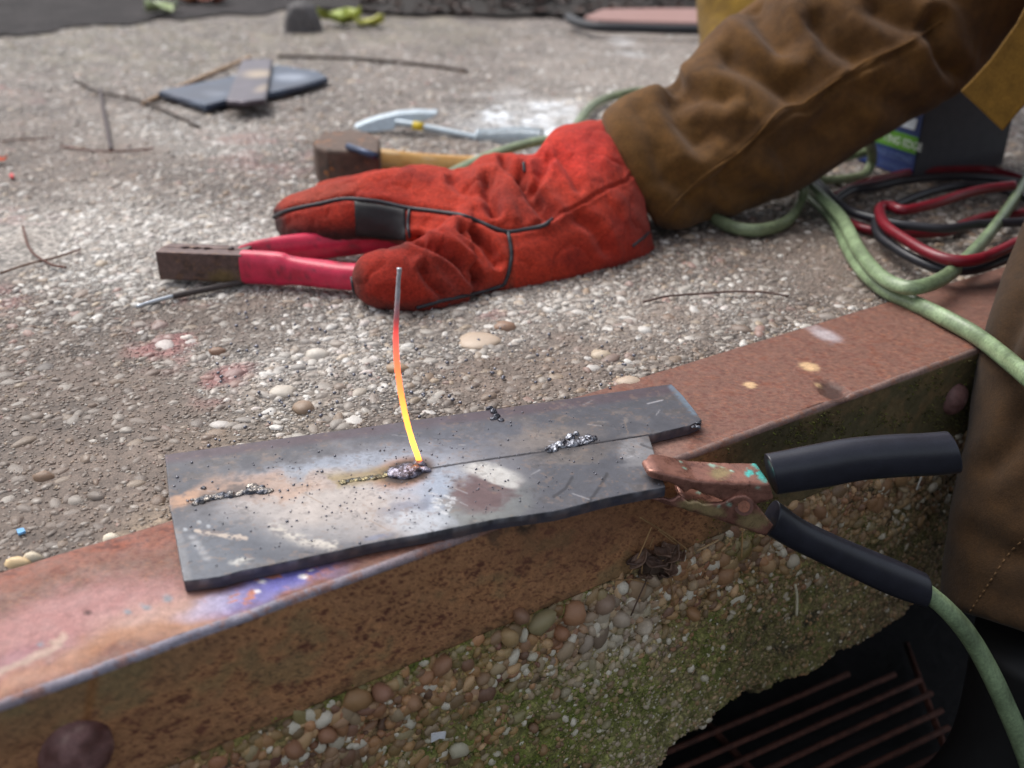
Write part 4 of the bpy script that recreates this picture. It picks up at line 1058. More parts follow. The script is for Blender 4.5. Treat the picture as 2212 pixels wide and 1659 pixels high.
def text(s, a, h, size, lift, col):
    cu = bpy.data.curves.new('lettering', 'FONT'); cu.body = s; cu.size = size; cu.extrude = .0002
    t = bpy.data.objects.new('lettering', cu); COL.objects.link(t)
    dg = bpy.context.evaluated_depsgraph_get(); me = bpy.data.meshes.new_from_object(t.evaluated_get(dg)); bpy.data.objects.remove(t)
    vv = np.array([q.co[:] for q in me.vertices]); ff = [tuple(p.vertices) for p in me.polygons]
    wv = np.array([fp(a, h, lift) + ux * x + np.array([0, 0, y]) + fn * z for x, y, z in vv])
    o = mk('lettering', wv, ff, M_BOX, bx, smooth=False); set_cols(o, np.tile(col, (len(wv), 1)))
text('CUTTING EDGE', .16, .0395, .0148, .0022, S(225, 232, 225))
text('RANGE CUTTING', .22, .020, .0105, .0012, S(96, 116, 160))
text('AND GRINDING DISCS', .22, .006, .0085, .0012, S(80, 100, 146))

# ================================================================== ELECTRODE HOLDER (tongs)
hold = empty('electrode_holder', at(560, 600), 'red handled electrode holder with brown metal jaws held in the glove', 'electrode holder')
hA, hB = at(345, 614), at(760, 632)        # near side line on the ground
hx = hB - hA; hx /= np.linalg.norm(hx); hy = np.array([-hx[1], hx[0], 0]); hz = np.array([0, 0, 1.0])
HL = np.linalg.norm(at(531, 622) - hA)
def hp(a, b, z): return hA + hx * a + hy * b + hz * z
jw = .017
teeth = [(.0, .0), (.012, 0), (.020, 0), (.026, -.0035), (.032, 0), (.037, -.0035), (.043, 0), (.0475, -.004), (.055, 0), (.062, 0), (HL, 0)]
near = [hp(0, .001, .004), hp(HL, .001, .004)] + [hp(a, jw - .0006 + b, .004) for a, b in teeth[::-1]]
far = [hp(a, jw + .0006 - b, .004) for a, b in teeth] + [hp(HL, 2 * jw - .004, .004), hp(0.004, 2 * jw - .006, .004)]
def headcol(o, seed):
    P = verts(o) + WL[o.name]; n2 = fbm(P, 100, 4, seed); n3 = fbm(P, 350, 3, seed)
    c = mix(np.tile(S(98, 78, 74), (len(P), 1)), S(74, 58, 56), sst(n2, 0, .4)); c = mix(c, S(122, 92, 72), sst(n3 + n2, .2, .5) * .6)
    px, py = proj(P); c = mix(c, S(120, 100, 58), ell(px + 10 * n3, py + 8 * n3, 480, 600, 30, 16, 0, .6) * .7)
    set_cols(o, c)
for pts_, nm, sd in ((near, 'lower_jaw', 3), (far, 'upper_jaw', 7)):
    o = remesh_obj(nm, [prism(pts_, hz * .030)], M_HEAD, hold, .0013, 5); headcol(o, sd)
v, f = tube([hp(.072, jw, .0338), hp(.072, jw, .0356)], .0032, 14); mk('pivot_screw', v, f, M_HEAD, hold, cols=np.tile(S(70, 58, 56), (len(v), 1)))
def hsec(a, b, z, w_, h_): return hp(a, b, z), hz * h_, hy * w_
def pinkcol(o, sd):
    P = verts(o) + WL[o.name]; n2 = fbm(P, 60, 4, sd); n3 = fbm(P, 240, 3, sd)
    c = mix(np.tile(S(206, 44, 78), (len(P), 1)), S(180, 36, 62), sst(n2, 0, .4)); c = mix(c, S(120, 50, 64), sst(n3 + .6 * n2, .24, .5) * .7)
    c = mix(c, S(212, 90, 110), sst(-n2, .2, .5) * .4)
    set_cols(o, c)
LT = np.linalg.norm(hB - hA)
v, f = loft([hsec(HL - .004, jw * .5, .0190, jw * .58, .0172), hsec(HL + .02, jw * .5, .0190, jw * .60, .0170), hsec(HL + .038, jw * .40, .019, jw * .60, .0166), hsec(HL + .05, jw * .3, .0185, jw * .62, .0142), hsec(HL + .08, .002, .0175, .0125, .0135), hsec(LT, -.001, .017, .0125, .0128), hsec(LT + .07, -.004, .017, .0125, .0128)], 26, 70, .8)
o = mk('handle', v, f, M_PINK, hold); pinkcol(o, 11); fix_normals(o); bev(o, .0012)
def osec(x, y, z, w_, h_): return at(x, y, z), hz * h_, hy * w_
v, f = loft([osec(520, 566, .0185, .010, .0165), osec(560, 553, .0195, .0115, .0165), osec(620, 541, .020, .0125, .016), osec(700, 530, .0195, .0125, .0145), osec(790, 521, .019, .0125, .0135), osec(900, 512, .0185, .012, .013), osec(960, 508, .018, .012, .013)], 26, 70, .85)
o = mk('handle', v, f, M_PINK, hold); pinkcol(o, 13); fix_normals(o); bev(o, .0012)

v, f = tube([at(296, 663, .004), at(330, 652, .004), at(380, 638, .004)], .0021, 10, smooth_n=12)
stub = empty('electrode_stub', at(380, 645), 'thin welding electrode with bare silver tip lying under the brown jaws', 'electrode')
mk('bare_tip', v, f, M_BRIGHT, stub, cols=np.tile(S(190, 196, 200), (len(v), 1)))
v, f = tube([at(374, 640, .0042), at(420, 630, .0042), at(480, 618, .0042), at(540, 606, .0042)], .0030, 10, smooth_n=16)
mk('coating', v, f, M_ANY, stub, cols=np.tile(S(66, 58, 56), (len(v), 1)))
SCRIPT_PART_4 = True

# ================================================================== THE WELDER
man = empty('person', at(2100, 1000, ZP), 'welder in brown suede jacket and red glove reaching in from the right', 'person')
def crease(o, lines_, only_front=True):
    """press folds into cloth: each line (points in photo units, width, depth) is a valley (or ridge if depth < 0)"""
    P = verts(o) + WL[o.name]; Nn = norms(o); px, py = proj(P)
    vw = P - CAM; fac = -(vw * Nn).sum(1) / np.linalg.norm(vw, axis=1)
    front = sst(fac, -.05, .25)
    n2 = fbm(P, 40, 3, 5)
    D = np.zeros(len(P))
    for pts, wd, dep in lines_:
        d = segd(px + 10 * n2, py + 8 * n2, [tuple(q) for q in crom(np.array(pts, float), 14)]) / wd
        D += dep * (np.exp(-d * d) - .25 * np.exp(-((d - 2.1) / .9) ** 2))
    P = P - Nn * (D * front)[:, None]
    set_verts(o, P - WL[o.name])
def cloth(name, parts, mt, vox, lines_, smooth=8, nz=(18, .004), parent=man, wr=None):
    o = remesh_obj(name, parts, mt, parent, vox, smooth)
    P = verts(o) + WL[o.name]; Nn = norms(o)
    P = P + Nn * (nz[1] * fbm(P, nz[0], 3, 15))[:, None]
    if wr:
        q = fbm(P * np.array(wr[2]), wr[0], 3, 25); rg = (1 - np.abs(q) * 2.2).clip(0, 1) ** 5
        P = P - Nn * (wr[1] * rg)[:, None]
    set_verts(o, P - WL[o.name])
    if lines_: crease(o, lines_)
    return o
# --- right sleeve
SL = [((1300, 285), (1418, 492), 1.14), ((1308, 240), (1462, 495), 1.145), ((1366, 202), (1536, 477), 1.16), ((1450, 182), (1640, 446), 1.18), ((1474, 136), (1752, 397), 1.20), ((1540, 72), (1850, 330), 1.22), ((1632, 2), (1962, 262), 1.235), ((1740, -75), (2080, 190), 1.25), ((1880, -170), (2180, 80), 1.26), ((2030, -300), (2330, -40), 1.24), ((2200, -520), (2540, -260), 1.2)]
sl = loft([sec(*a, *b, dd, .86) for a, b, dd in SL], 40, 110, 1.0)
sleeve_folds = [([(1635, 20), (1660, 55), (1690, 92)], 29, 0.0120), ([(1580, 118), (1640, 150), (1706, 196)], 26, 0.0110), ([(1768, 50), (1800, 85), (1846, 116)], 26, 0.0100), ([(1458, 222), (1480, 260), (1515, 298)], 29, 0.0100), ([(1455, 172), (1480, 195), (1560, 215)], 20, 0.0070), ([(1545, 205), (1600, 240), (1660, 270)], 23, -0.0050), ([(1700, 330), (1760, 290), (1830, 250)], 32, 0.0060), ([(1480, 400), (1500, 430), (1530, 455)], 26, 0.0070), ([(1560, 390), (1590, 415), (1640, 420)], 26, 0.0060), ([(2022, 50), (2032, 100), (2060, 150)], 19, 0.0100), ([(1900, 20), (1950, 45), (1990, 60)], 23, 0.0070), ([(1390, 240), (1420, 300), (1440, 380)], 23, 0.0050), ([(1860, 190), (1920, 215), (1960, 235)], 26, 0.0050),
  ([(1444, 451), (1513, 385), (1590, 333), (1638, 288), (1687, 236), (1732, 226), (1756, 208), (1860, 139), (1965, 90), (2034, 45)], 7, -.0022), ([(1450, 462), (1520, 396), (1596, 344), (1644, 299), (1693, 248), (1740, 238), (1765, 219), (1866, 150), (1970, 101)], 5, .002)]
sleeve_folds = [(p, w_, d * (1.5 if d > .003 else 1)) for p, w_, d in sleeve_folds]
slv = cloth('jacket_sleeve', [sl], M_SUEDE, .0036, sleeve_folds, 9, (11, .004), wr=(9, .0018, (1.6, .7, .7)))
def suede_cols(o, a, b, c_, sd, extra=None):
    P = verts(o) + WL[o.name]; n1 = fbm(P, 9, 3, sd); n2 = fbm(P, 45, 4, sd + 1); n3 = fbm(P, 200, 3, sd + 2)
    c = mix(np.tile(a, (len(P), 1)), b, sst(n1 + .5 * n2, -.15, .3)); c = mix(c, c_, sst(n2 + .5 * n3, .15, .45) * .35)
    if extra: c = extra(c, P, n1, n2, n3)
    set_cols(o, c)
suede_cols(slv, S(98, 67, 31), S(86, 58, 28), S(66, 44, 24), 91)
bvS = bvh_of(slv)
sp = drape(bvS, [(1430, 466), (1444, 451), (1513, 385), (1590, 333), (1638, 288), (1687, 236), (1732, 226), (1756, 208), (1860, 139), (1965, 90), (2034, 45)], 90, .0004)
v, f = tube(smooth_pts(sp, 2), .0012, 6); mk('sleeve_seam', v, f, M_SUEDE, man, cols=np.tile(S(112, 78, 38), (len(v), 1)))
# --- glove
def sec2(tx, ty, dt, bx, by, db, th):
    a, b = V(tx, ty, dt), V(bx, by, db); u = (a - b) / 2; c = (a + b) / 2
    un = u / np.linalg.norm(u); vw = c - CAM; vw = vw / np.linalg.norm(vw); sv = vw - un * (vw @ un); sv /= np.linalg.norm(sv)
    return c, u, sv * th
def gsecs(rows): return loft([sec2(*r) for r in rows], 30, 80, .96)
def gsecs1(rows): return loft([sec(*r) for r in rows], 30, 80, .96)
body = [(905, 392, 1.10, 925, 640, .985, .026), (940, 374, 1.105, 950, 648, .972, .032), (1000, 378, 1.11, 1000, 642, .97, .036), (1050, 352, 1.12, 1052, 632, .977, .039), (1110, 346, 1.125, 1108, 622, .987, .041), (1160, 352, 1.125, 1158, 612, .998, .042), (1195, 300, 1.15, 1212, 604, 1.01, .046), (1250, 284, 1.165, 1270, 590, 1.027, .05), (1306, 280, 1.175, 1335, 572, 1.047, .052), (1345, 306, 1.18, 1385, 552, 1.075, .05), (1378, 345, 1.19, 1412, 536, 1.095, .045)]
index = [(590, 458, 1.09, 596, 492, 1.075, .010), (610, 440, 1.08, 618, 512, 1.055, .018), (650, 424, 1.075, 655, 517, 1.04, .022), (720, 404, 1.07, 722, 514, 1.03, .024), (790, 386, 1.07, 790, 510, 1.03, .026), (850, 372, 1.08, 858, 522, 1.03, .028), (920, 365, 1.095, 925, 560, 1.01, .03), (980, 378, 1.105, 985, 620, .975, .032)]
mid_ = [(672, 404, 680, 440, 1.185, 1.0), (692, 392, 700, 470, 1.18, 1.0), (760, 378, 765, 485, 1.175, .95), (850, 364, 855, 500, 1.16, .9), (950, 372, 955, 520, 1.14, .8)]
ring_ = [(720, 405, 726, 450, 1.235, 1.0), (745, 395, 750, 462, 1.23, 1.0), (820, 380, 824, 470, 1.22, .95), (900, 375, 905, 490, 1.20, .9), (980, 380, 985, 510, 1.17, .8)]
litt_ = [(790, 402, 796, 445, 1.275, 1.0), (815, 396, 820, 455, 1.27, 1.0), (890, 386, 894, 466, 1.25, .95), (980, 382, 985, 490, 1.21, .9)]
thumb = [(757, 600, .945, 760, 626, .94, .008), (772, 572, .95, 780, 650, .936, .02), (800, 556, .953, 808, 663, .934, .025), (850, 542, .957, 852, 671, .933, .027), (900, 528, .97, 900, 669, .935, .028), (960, 490, 1.0, 955, 662, .945, .03), (1020, 440, 1.05, 1015, 650, .96, .032)]
glove_folds = [([(1052, 388), (1058, 420), (1066, 458)], 13, .0075), ([(1128, 378), (1150, 420), (1186, 464)], 15, .009), ([(1092, 400), (1100, 440), (1110, 470)], 12, -.004), ([(898, 516), (935, 530), (973, 549), (1000, 572), (1026, 604)], 12, .0075), ([(1002, 492), (1040, 520), (1074, 566)], 12, .007), ([(915, 580), (930, 610), (960, 640)], 12, .005), ([(960, 500), (1000, 540), (1050, 590)], 9, -.003), ([(1200, 330), (1230, 360), (1250, 400)], 13, .004), ([(1090, 350), (1110, 372), (1122, 390)], 11, .006), ([(1180, 345), (1165, 375), (1160, 400)], 12, .006), ([(980, 390), (1005, 410), (1040, 420)], 14, .004), ([(1290, 300), (1300, 350), (1330, 400)], 16, .003), ([(1250, 470), (1290, 500), (1310, 540)], 15, .004),
   ([(1195, 474), (1227, 454), (1270, 430), (1330, 398), (1380, 372)], 4, .0022), ([(588, 470), (624, 454), (687, 440), (747, 430), (814, 435), (878, 449), (933, 456), (997, 466), (1052, 487), (1092, 501), (1131, 497), (1171, 489)], 6, .0022), ([(1098, 501), (1104, 541), (1096, 593), (1088, 616)], 6, .002)]
glove = cloth('glove', [gsecs(body), gsecs(index), gsecs1(mid_), gsecs1(ring_), gsecs1(litt_), gsecs(thumb)], M_GLOVE, .0021, [(p, w_ * (.85 if d > .003 else 1), d * (1.7 if d > .003 else 1)) for p, w_, d in glove_folds], 5, (30, .004), wr=(24, .0016, (1.5, .8, .8)))
def glove_extra(c, P, n1, n2, n3):
    px, py = proj(P); wx, wy = px + 16 * n2 + 6 * n3, py + 12 * n2 + 5 * n3
    fing = 1 - sst(px, 860, 900)
    soot = sst(wy, 455, 500) * (1 - sst(px, 870, 895)) * (1 - sst(wy, 530, 545))
    c = mix(c, S(92, 44, 38), soot * .8)
    c = mix(c, S(56, 36, 34), sst(wy, 485, 508) * (1 - sst(px, 760, 885)) * (1 - sst(wy, 530, 545)) * .9)
    c = mix(c, S(46, 34, 34), ell(wx, wy, 592, 475, 22, 30, 0, .6) * .9)
    c = mix(c, S(150, 80, 64), ell(wx, wy, 680, 420, 90, 20, -12, .7) * .5)
    c = mix(c, S(96, 42, 34), ell(wx, wy, 765, 610, 18, 60, 0, .7) * .8)
    c = mix(c, S(110, 46, 38), line(wx, wy, [(770, 640), (850, 672), (950, 655), (1090, 620)], 14, .7) * .7)
    c = mix(c, S(128, 50, 40), ell(wx, wy, 980, 600, 90, 40, 20, .7) * .45)
    c = mix(c, S(112, 48, 40), ell(wx, wy, 1120, 430, 110, 40, 30, .8) * .4)
    c = mix(c, S(120, 50, 42), ell(wx, wy, 1390, 470, 30, 80, -20, .8) * .6)
    c = mix(c, S(214, 58, 52), ell(wx, wy, 1230, 330, 90, 50, 0, .8) * .5)
    c = mix(c, S(120, 60, 46), (1 - sst(px, 1098, 1118)) * sst(px, 1096, 1100) * sst(py, 500, 520) * .7)
    return c
suede_cols(glove, S(174, 54, 36), S(154, 44, 31), S(116, 36, 28), 95, glove_extra)
bvG = bvh_of(glove)
def piping(name, pts, r, n=70, m=M_PIPE, lift=.0006):
    q = smooth_pts(drape(bvG, pts, n, lift), 3)
    if len(q) > 3:
        v, f = tube(q, r, 8); return mk(name, v, f, m, glove)
piping('piping', [(588, 474), (600, 464), (624, 454), (687, 441), (747, 430), (814, 435), (878, 449), (933, 456), (997, 466), (1052, 487), (1092, 501), (1131, 497), (1171, 489), (1195, 474)], .0022, 120)
piping('piping', [(1098, 501), (1104, 541), (1102, 565), (1096, 593), (1088, 614)], .0021, 40)
piping('piping', [(1086, 616), (1060, 624), (1032, 632), (953, 650), (900, 664)], .0018, 40)
piping('piping', [(884, 454), (882, 485), (885, 512)], .0018, 24)
piping('piping', [(1414, 484), (1395, 508), (1366, 532)], .0015, 24)
piping('piping', [(1131, 352), (1134, 372)], .0018, 10)
piping('piping', [(760, 600), (768, 636), (790, 660), (830, 671)], .0014, 24)
# leather patch on the forefinger
pv, pf = [], []
pu, pw_ = 18, 14
c4 = [(766, 435), (876, 452), (876, 520), (768, 508)]
okp = True
for i in range(pu):
    for j in range(pw_):
        a, b = i / (pu - 1), j / (pw_ - 1)
        x = (1 - b) * ((1 - a) * c4[0][0] + a * c4[1][0]) + b * ((1 - a) * c4[3][0] + a * c4[2][0])
        y = (1 - b) * ((1 - a) * c4[0][1] + a * c4[1][1]) + b * ((1 - a) * c4[3][1] + a * c4[2][1])
        h = bvG.ray_cast(Vector(CAM), Vector(ray(x, y)).normalized())
        pv.append(np.array(h[0] + h[1] * (.0012 if h[1].dot(Vector(ray(x, y))) < 0 else -.0012)) if h[0] is not None else V(x, y, 1.1))
o = mk('finger_patch', pv, gridf(pu, pw_), M_BLACKL, glove)
md = o.modifiers.new('s', 'SOLIDIFY'); md.thickness = .0016; md.offset = 1
# cuff rim welt
rim = []
for a in np.linspace(0, 2 * math.pi, 60, endpoint=False):
    c_, u_, s_ = sec(1372, 338, 1414, 540, 1.158, .8)
    rim.append(c_ + u_ * 1.0 * math.sin(a) + s_ * 1.0 * math.cos(a))
# --- near trouser leg, boot
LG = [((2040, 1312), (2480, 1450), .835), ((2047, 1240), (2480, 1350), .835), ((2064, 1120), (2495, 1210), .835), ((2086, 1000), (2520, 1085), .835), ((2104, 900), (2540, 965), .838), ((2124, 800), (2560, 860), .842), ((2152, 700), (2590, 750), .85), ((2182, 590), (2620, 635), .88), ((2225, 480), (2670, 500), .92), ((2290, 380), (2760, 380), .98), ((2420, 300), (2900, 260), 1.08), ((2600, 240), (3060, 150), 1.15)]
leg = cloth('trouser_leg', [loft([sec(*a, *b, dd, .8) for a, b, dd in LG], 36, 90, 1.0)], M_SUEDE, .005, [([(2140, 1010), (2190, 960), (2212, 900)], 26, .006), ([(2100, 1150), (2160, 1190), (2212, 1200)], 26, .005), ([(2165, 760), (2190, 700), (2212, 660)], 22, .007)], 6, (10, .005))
suede_cols(leg, S(58, 39, 19), S(52, 35, 17), S(42, 28, 15), 101)  # near leg darker than the far one: shade put into its colour
bvL = bvh_of(leg)
sm = drape(bvL, [(2095, 1322), (2120, 1285), (2150, 1240), (2185, 1190), (2230, 1150)], 30, .0003)
if len(sm) > 3:
    for i in range(0, len(sm) - 1, 2):
        v, f = tube([sm[i], sm[i + 1]], .0007, 5); mk('stitch', v, f, M_TWIG, leg, cols=np.tile(S(92, 66, 36), (len(v), 1)))
bft = V(2250, 1450, .87)
v, f = loft([(np.array([bft[0], bft[1], ZP + .24]), np.array([0, .055, 0]), np.array([.06, 0, 0])), (np.array([bft[0], bft[1], ZP + .12]), np.array([0, .05, 0]), np.array([.055, 0, 0])), (np.array([bft[0] - .01, bft[1] - .01, ZP + .06]), np.array([0, .055, 0]), np.array([.07, 0, 0])), (np.array([bft[0] - .03, bft[1] - .02, ZP + .03]), np.array([0, .058, 0]), np.array([.11, 0, 0])), (np.array([bft[0] - .03, bft[1] - .02, ZP + .001]), np.array([0, .056, 0]), np.array([.115, 0, 0]))], 26, 40, .9)
mk('boot', v, f, M_BOOT, man)
# --- far leg stepped up on the slab, its boot hidden behind the sleeve
fl = [sec(1508, -40, 1760, -40, 1.86, .9), sec(1507, 60, 1740, 60, 1.80, .9), sec(1512, 150, 1730, 150, 1.74, .9), sec(1518, 230, 1722, 230, 1.70, .9)]
fl = [sec(1600, -330, 1900, -300, 1.95, .9), sec(1530, -160, 1800, -150, 1.92, .9)] + fl
fleg = cloth('trouser_leg', [loft(fl, 30, 50, 1.0)], M_SUEDE, .006, [([(1540, 20), (1580, 40), (1640, 60)], 22, .006)], 6, (10, .006))
suede_cols(fleg, S(122, 94, 26), S(104, 78, 24), S(80, 58, 22), 111)
bq = at(1625, 300)
v, f = loft([(bq + [0, 0, .16], np.array([0, .05, 0]), np.array([.05, 0, 0])), (bq + [0.01, 0, .07], np.array([0, .05, 0]), np.array([.06, 0, 0])), (bq + [.04, 0, .03], np.array([0, .05, 0]), np.array([.10, 0, 0])), (bq + [.04, 0, .001], np.array([0, .05, 0]), np.array([.10, 0, 0]))], 24, 30, .9)
mk('boot', v, f, M_BOOT, man)
# --- jacket front flap hanging at the right
fl_px = [(2450, -560), (2330, -160), (2232, -20), (2196, 50), (2140, 128), (2100, 172), (2074, 197), (2120, 240), (2166, 284), (2192, 252), (2215, 226), (2330, 130), (2440, -20), (2600, -300), (2660, -560)]
fp_n = np.array([-.45, -1.0, .15]); fp_n /= np.linalg.norm(fp_n); fp_o = V(2130, 200, 1.10)
out_ = [onp(x, y, fp_o, fp_n) for x, y in fl_px]
v, f = prism(out_, -fp_n * .006)
fo = mk('jacket_flap', v, f, M_SUEDE, man, smooth=False); fix_normals(fo)
bev(fo, .002); bake(fo)
suede_cols(fo, S(122, 90, 34), S(112, 82, 33), S(84, 62, 36), 121)
P_ = verts(fo) + WL[fo.name]
# --- torso of the jacket and the other sleeve (out of the picture, they shade the right side)
tor = [(np.array([1.0, .95, .24]), np.array([.17, 0, .03]), np.array([0, .21, 0])), (np.array([.93, .97, .45]), np.array([.18, 0, .06]), np.array([0, .22, 0])), (np.array([.82, .99, .64]), np.array([.15, 0, .10]), np.array([0, .25, 0])), (np.array([.70, 1.0, .80]), np.array([.11, 0, .12]), np.array([0, .25, 0])), (np.array([.63, 1.01, .88]), np.array([.06, 0, .07]), np.array([0, .13, 0]))]
ra = loft([sec(2330, -330, 2440, -100, 1.22, .9), (np.array([.74, 1.22, .48]), np.array([-.06, 0, .06]), np.array([0, .085, 0])), (np.array([.74, 1.16, .72]), np.array([-.08, 0, .04]), np.array([0, .09, 0]))], 24, 30)
la = loft([(np.array([.72, .82, .74]), np.array([.08, 0, .03]), np.array([0, .08, 0])), (np.array([.72, .68, .55]), np.array([.07, 0, .02]), np.array([0, .075, 0])), (np.array([.74, .62, .40]), np.array([.06, 0, .05]), np.array([0, .07, 0])), (np.array([.76, .62, .22]), np.array([.06, 0, .0]), np.array([0, .06, 0]))], 24, 40)
tj = cloth('jacket', [loft(tor, 40, 50), ra, la], M_SUEDE, .012, [], 6, (6, .012))
suede_cols(tj, S(140, 104, 46), S(122, 88, 42), S(90, 62, 36), 131)
hipl = loft([sec(2420, 300, 2900, 260, 1.08, .8), (np.array([.86, .86, .16]), np.array([-.03, 0, .10]), np.array([0, .10, 0])), (np.array([1.02, .93, .24]), np.array([0, 0, .12]), np.array([0, .16, 0]))], 26, 30)
hipr = loft([sec(1530, -160, 1800, -150, 1.92, .9), sec(1640, -420, 1950, -380, 1.95, .9), (np.array([.78, 1.42, .46]), np.array([0, 0, .10]), np.array([.05, .09, 0])), (np.array([1.02, 1.05, .30]), np.array([0, 0, .12]), np.array([.05, .12, 0]))], 26, 50)
tr = cloth('trousers', [hipl, hipr], M_SUEDE, .012, [], 6, (6, .01))
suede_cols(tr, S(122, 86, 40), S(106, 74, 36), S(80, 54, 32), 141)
# --- body inside the clothes: one continuous skinned figure
J = {'pel': ((1.0, .96, .30), .11), 'sp': ((.92, .97, .5), .11), 'ch': ((.78, 1.0, .70), .11), 'nk': ((.64, 1.01, .88), .05), 'hd': ((.58, 1.02, .97), .08), 'tp': ((.55, 1.02, 1.06), .065),
     'rs': ((.74, 1.16, .72), .05), 're': (tuple(V(2160, 0, 1.26)), .036), 'rw': (tuple(V(1345, 410, 1.125)), .020), 'rh': (tuple(V(1080, 490, 1.05)), .016),
     'ls': ((.73, .83, .74), .05), 'le': ((.73, .64, .46), .04), 'lw': ((.76, .62, .22), .026), 'lh': ((.76, .63, .14), .03),
     'rk': (tuple(V(1665, -150, 1.92)), .05), 'ra': (tuple(V(1622, 225, 1.70)), .03), 'rhip': ((.98, 1.08, .30), .085),
     'lhip': ((.98, .88, .26), .085), 'lth': (tuple(V(2690, 265, 1.10)), .018), 'lk': (tuple(V(2490, 430, .95)), .045), 'lsh': (tuple(V(2325, 900, .84)), .035), 'la': (tuple(V(2265, 1340, .838)), .028)}
nm = list(J); ed = [('pel', 'sp'), ('sp', 'ch'), ('ch', 'nk'), ('nk', 'hd'), ('hd', 'tp'), ('ch', 'rs'), ('rs', 're'), ('re', 'rw'), ('rw', 'rh'), ('ch', 'ls'), ('ls', 'le'), ('le', 'lw'), ('lw', 'lh'), ('pel', 'rhip'), ('rhip', 'rk'), ('rk', 'ra'), ('pel', 'lhip'), ('lhip', 'lth'), ('lth', 'lk'), ('lk', 'lsh'), ('lsh', 'la')]
me = bpy.data.meshes.new('body'); me.from_pydata([tuple(np.array(J[k][0]) - WL[man.name]) for k in nm], [(nm.index(a), nm.index(b)) for a, b in ed], [])
bd = bpy.data.objects.new('body', me); COL.objects.link(bd); bd.parent = man; WL[bd.name] = WL[man.name]
m = bd.modifiers.new('skin', 'SKIN'); m.use_smooth_shade = True
for i, k in enumerate(nm): me.skin_vertices[0].data[i].radius = (J[k][1], J[k][1]); me.skin_vertices[0].data[i].use_root = (k == 'pel')
bd.modifiers.new('sub', 'SUBSURF').levels = 2
bake(bd); bd.data.materials.clear(); bd.data.materials.append(M_SKIN)
SCRIPT_PART_5 = True

# ================================================================== TOOLS LYING ON THE SLAB
# club hammer head, handle, punch
hm = empty('club_hammer', at(760, 400), 'rusty heavy hammer with thick pale wooden handle lying behind the red glove', 'hammer')
hd_px = [(681, 395), (700, 404), (731, 407), (822, 409), (826, 380)]
b0 = [at(682, 388), at(690, 400), at(712, 407), at(735, 409), at(824, 412), at(826, 380), at(800, 362), at(740, 358), at(700, 366)]
hh = .050
v, f = prism([q + [0, 0, .001] for q in b0], np.array([0, 0, hh]))
o = mk('hammer_head', v, f, M_RUSTB, hm, smooth=False); fix_normals(o); bev(o, .004, 3); bake(o)
P = verts(o) + WL[o.name]; n2 = fbm(P, 60, 4, 3); n3 = fbm(P, 200, 3, 4)
# finer mesh so that rust blotches show
m = o.modifiers.new('r', 'REMESH'); m.mode = 'VOXEL'; m.voxel_size = .0022; bake(o); o.data.materials.clear(); o.data.materials.append(M_RUSTB)
P = verts(o) + WL[o.name]; n2 = fbm(P, 45, 4, 3); n3 = fbm(P, 200, 3, 4)
c = mix(np.tile(S(82, 62, 52), (len(P), 1)), S(58, 46, 42), sst(n2, 0, .4)); c = mix(c, S(150, 92, 46), sst(n2 + .7 * n3, .30, .5) * .9); c = mix(c, S(104, 86, 74), sst(P[:, 2], hh - .003, hh) * .5)
set_cols(o, c); o.data.polygons.foreach_set('use_smooth', np.ones(len(o.data.polygons), bool))
dH = gd(820, 412)
v, f = loft([sec(816, 322, 822, 372, 1.395, .95), sec(850, 325, 853, 372, 1.395, .9), sec(905, 331, 908, 373, 1.40, .8), sec(1010, 337, 1010, 376, 1.405, .8), sec(1170, 343, 1170, 384, 1.40, .85), sec(1260, 345, 1260, 388, 1.39, .85)], 28, 60, .72)
cc_u = fbm(v, 30, 3, 9); P = v; st = fbm(P * [1, 8, 8], 25, 3, 6)
c = mix(np.tile(S(216, 170, 98), (len(v), 1)), S(196, 140, 70), sst(st, 0, .4)); c = mix(c, S(226, 200, 160), sst(-st, .1, .4) * .6)
o = mk('wooden_handle', v, f, M_WOOD, hm, cols=c); fix_normals(o); bev(o, .0015)
v, f = tube([at(752, 316, hh + .005), at(812, 338, hh + .004)], .0046, 12)
mk('punch', v, f, M_DARKP, label='short blue black steel punch lying on top of the rusty hammer head', cat='punch', cols=np.tile(S(52, 64, 90), (len(v), 1)))

# chipping hammer
ch_ = empty('chipping_hammer', at(860, 285), 'zinc grey chipping hammer with a coiled spring handle behind the club hammer', 'hammer')
z0 = .012
def flat(name, px, h, dd, m, par, col, back=.018):
    pts = [V(x, y, dd) for x, y in px]
    v, f = prism(pts, np.array([0, back, back * .15])); o = mk(name, v, f, m, par, smooth=False); fix_normals(o); bev(o, h); bake(o)
    set_cols(o, np.tile(col, (len(o.data.vertices), 1))); return o
dcH = gd(800, 286) - .01
flat('hammer_head', [(763, 276), (786, 266), (812, 257), (858, 246), (900, 243), (944, 244), (944, 250), (915, 263), (890, 268), (866, 267), (856, 270), (852, 281), (820, 285), (785, 287)], .003, dcH, M_GALV, ch_, S(196, 208, 216))
sh = [V(855, 265, dcH - .004), V(890, 270, dcH - .01), V(960, 284, dcH - .02), V(1034, 299, dcH - .03)]
v, f = tube(sh, .0058, 14, smooth_n=30); mk('shaft', v, f, M_GALV, ch_, cols=np.tile(S(150, 160, 166), (len(v), 1)))
v, f = tube([V(893, 270.5, dcH - .011), V(916, 275, dcH - .014)], .0066, 14); mk('yellow_sticker', v, f, M_ANY, ch_, cols=np.tile(S(214, 186, 40), (len(v), 1)))
ax0, ax1 = V(1034, 298, dcH - .03), V(1172, 310, dcH - .05)
axd = ax1 - ax0; axl = np.linalg.norm(axd); axd /= axl
sp1 = np.cross(axd, [0, 0, 1.0]); sp1 /= np.linalg.norm(sp1); sp2 = np.cross(sp1, axd)
hel = []
TN = 15
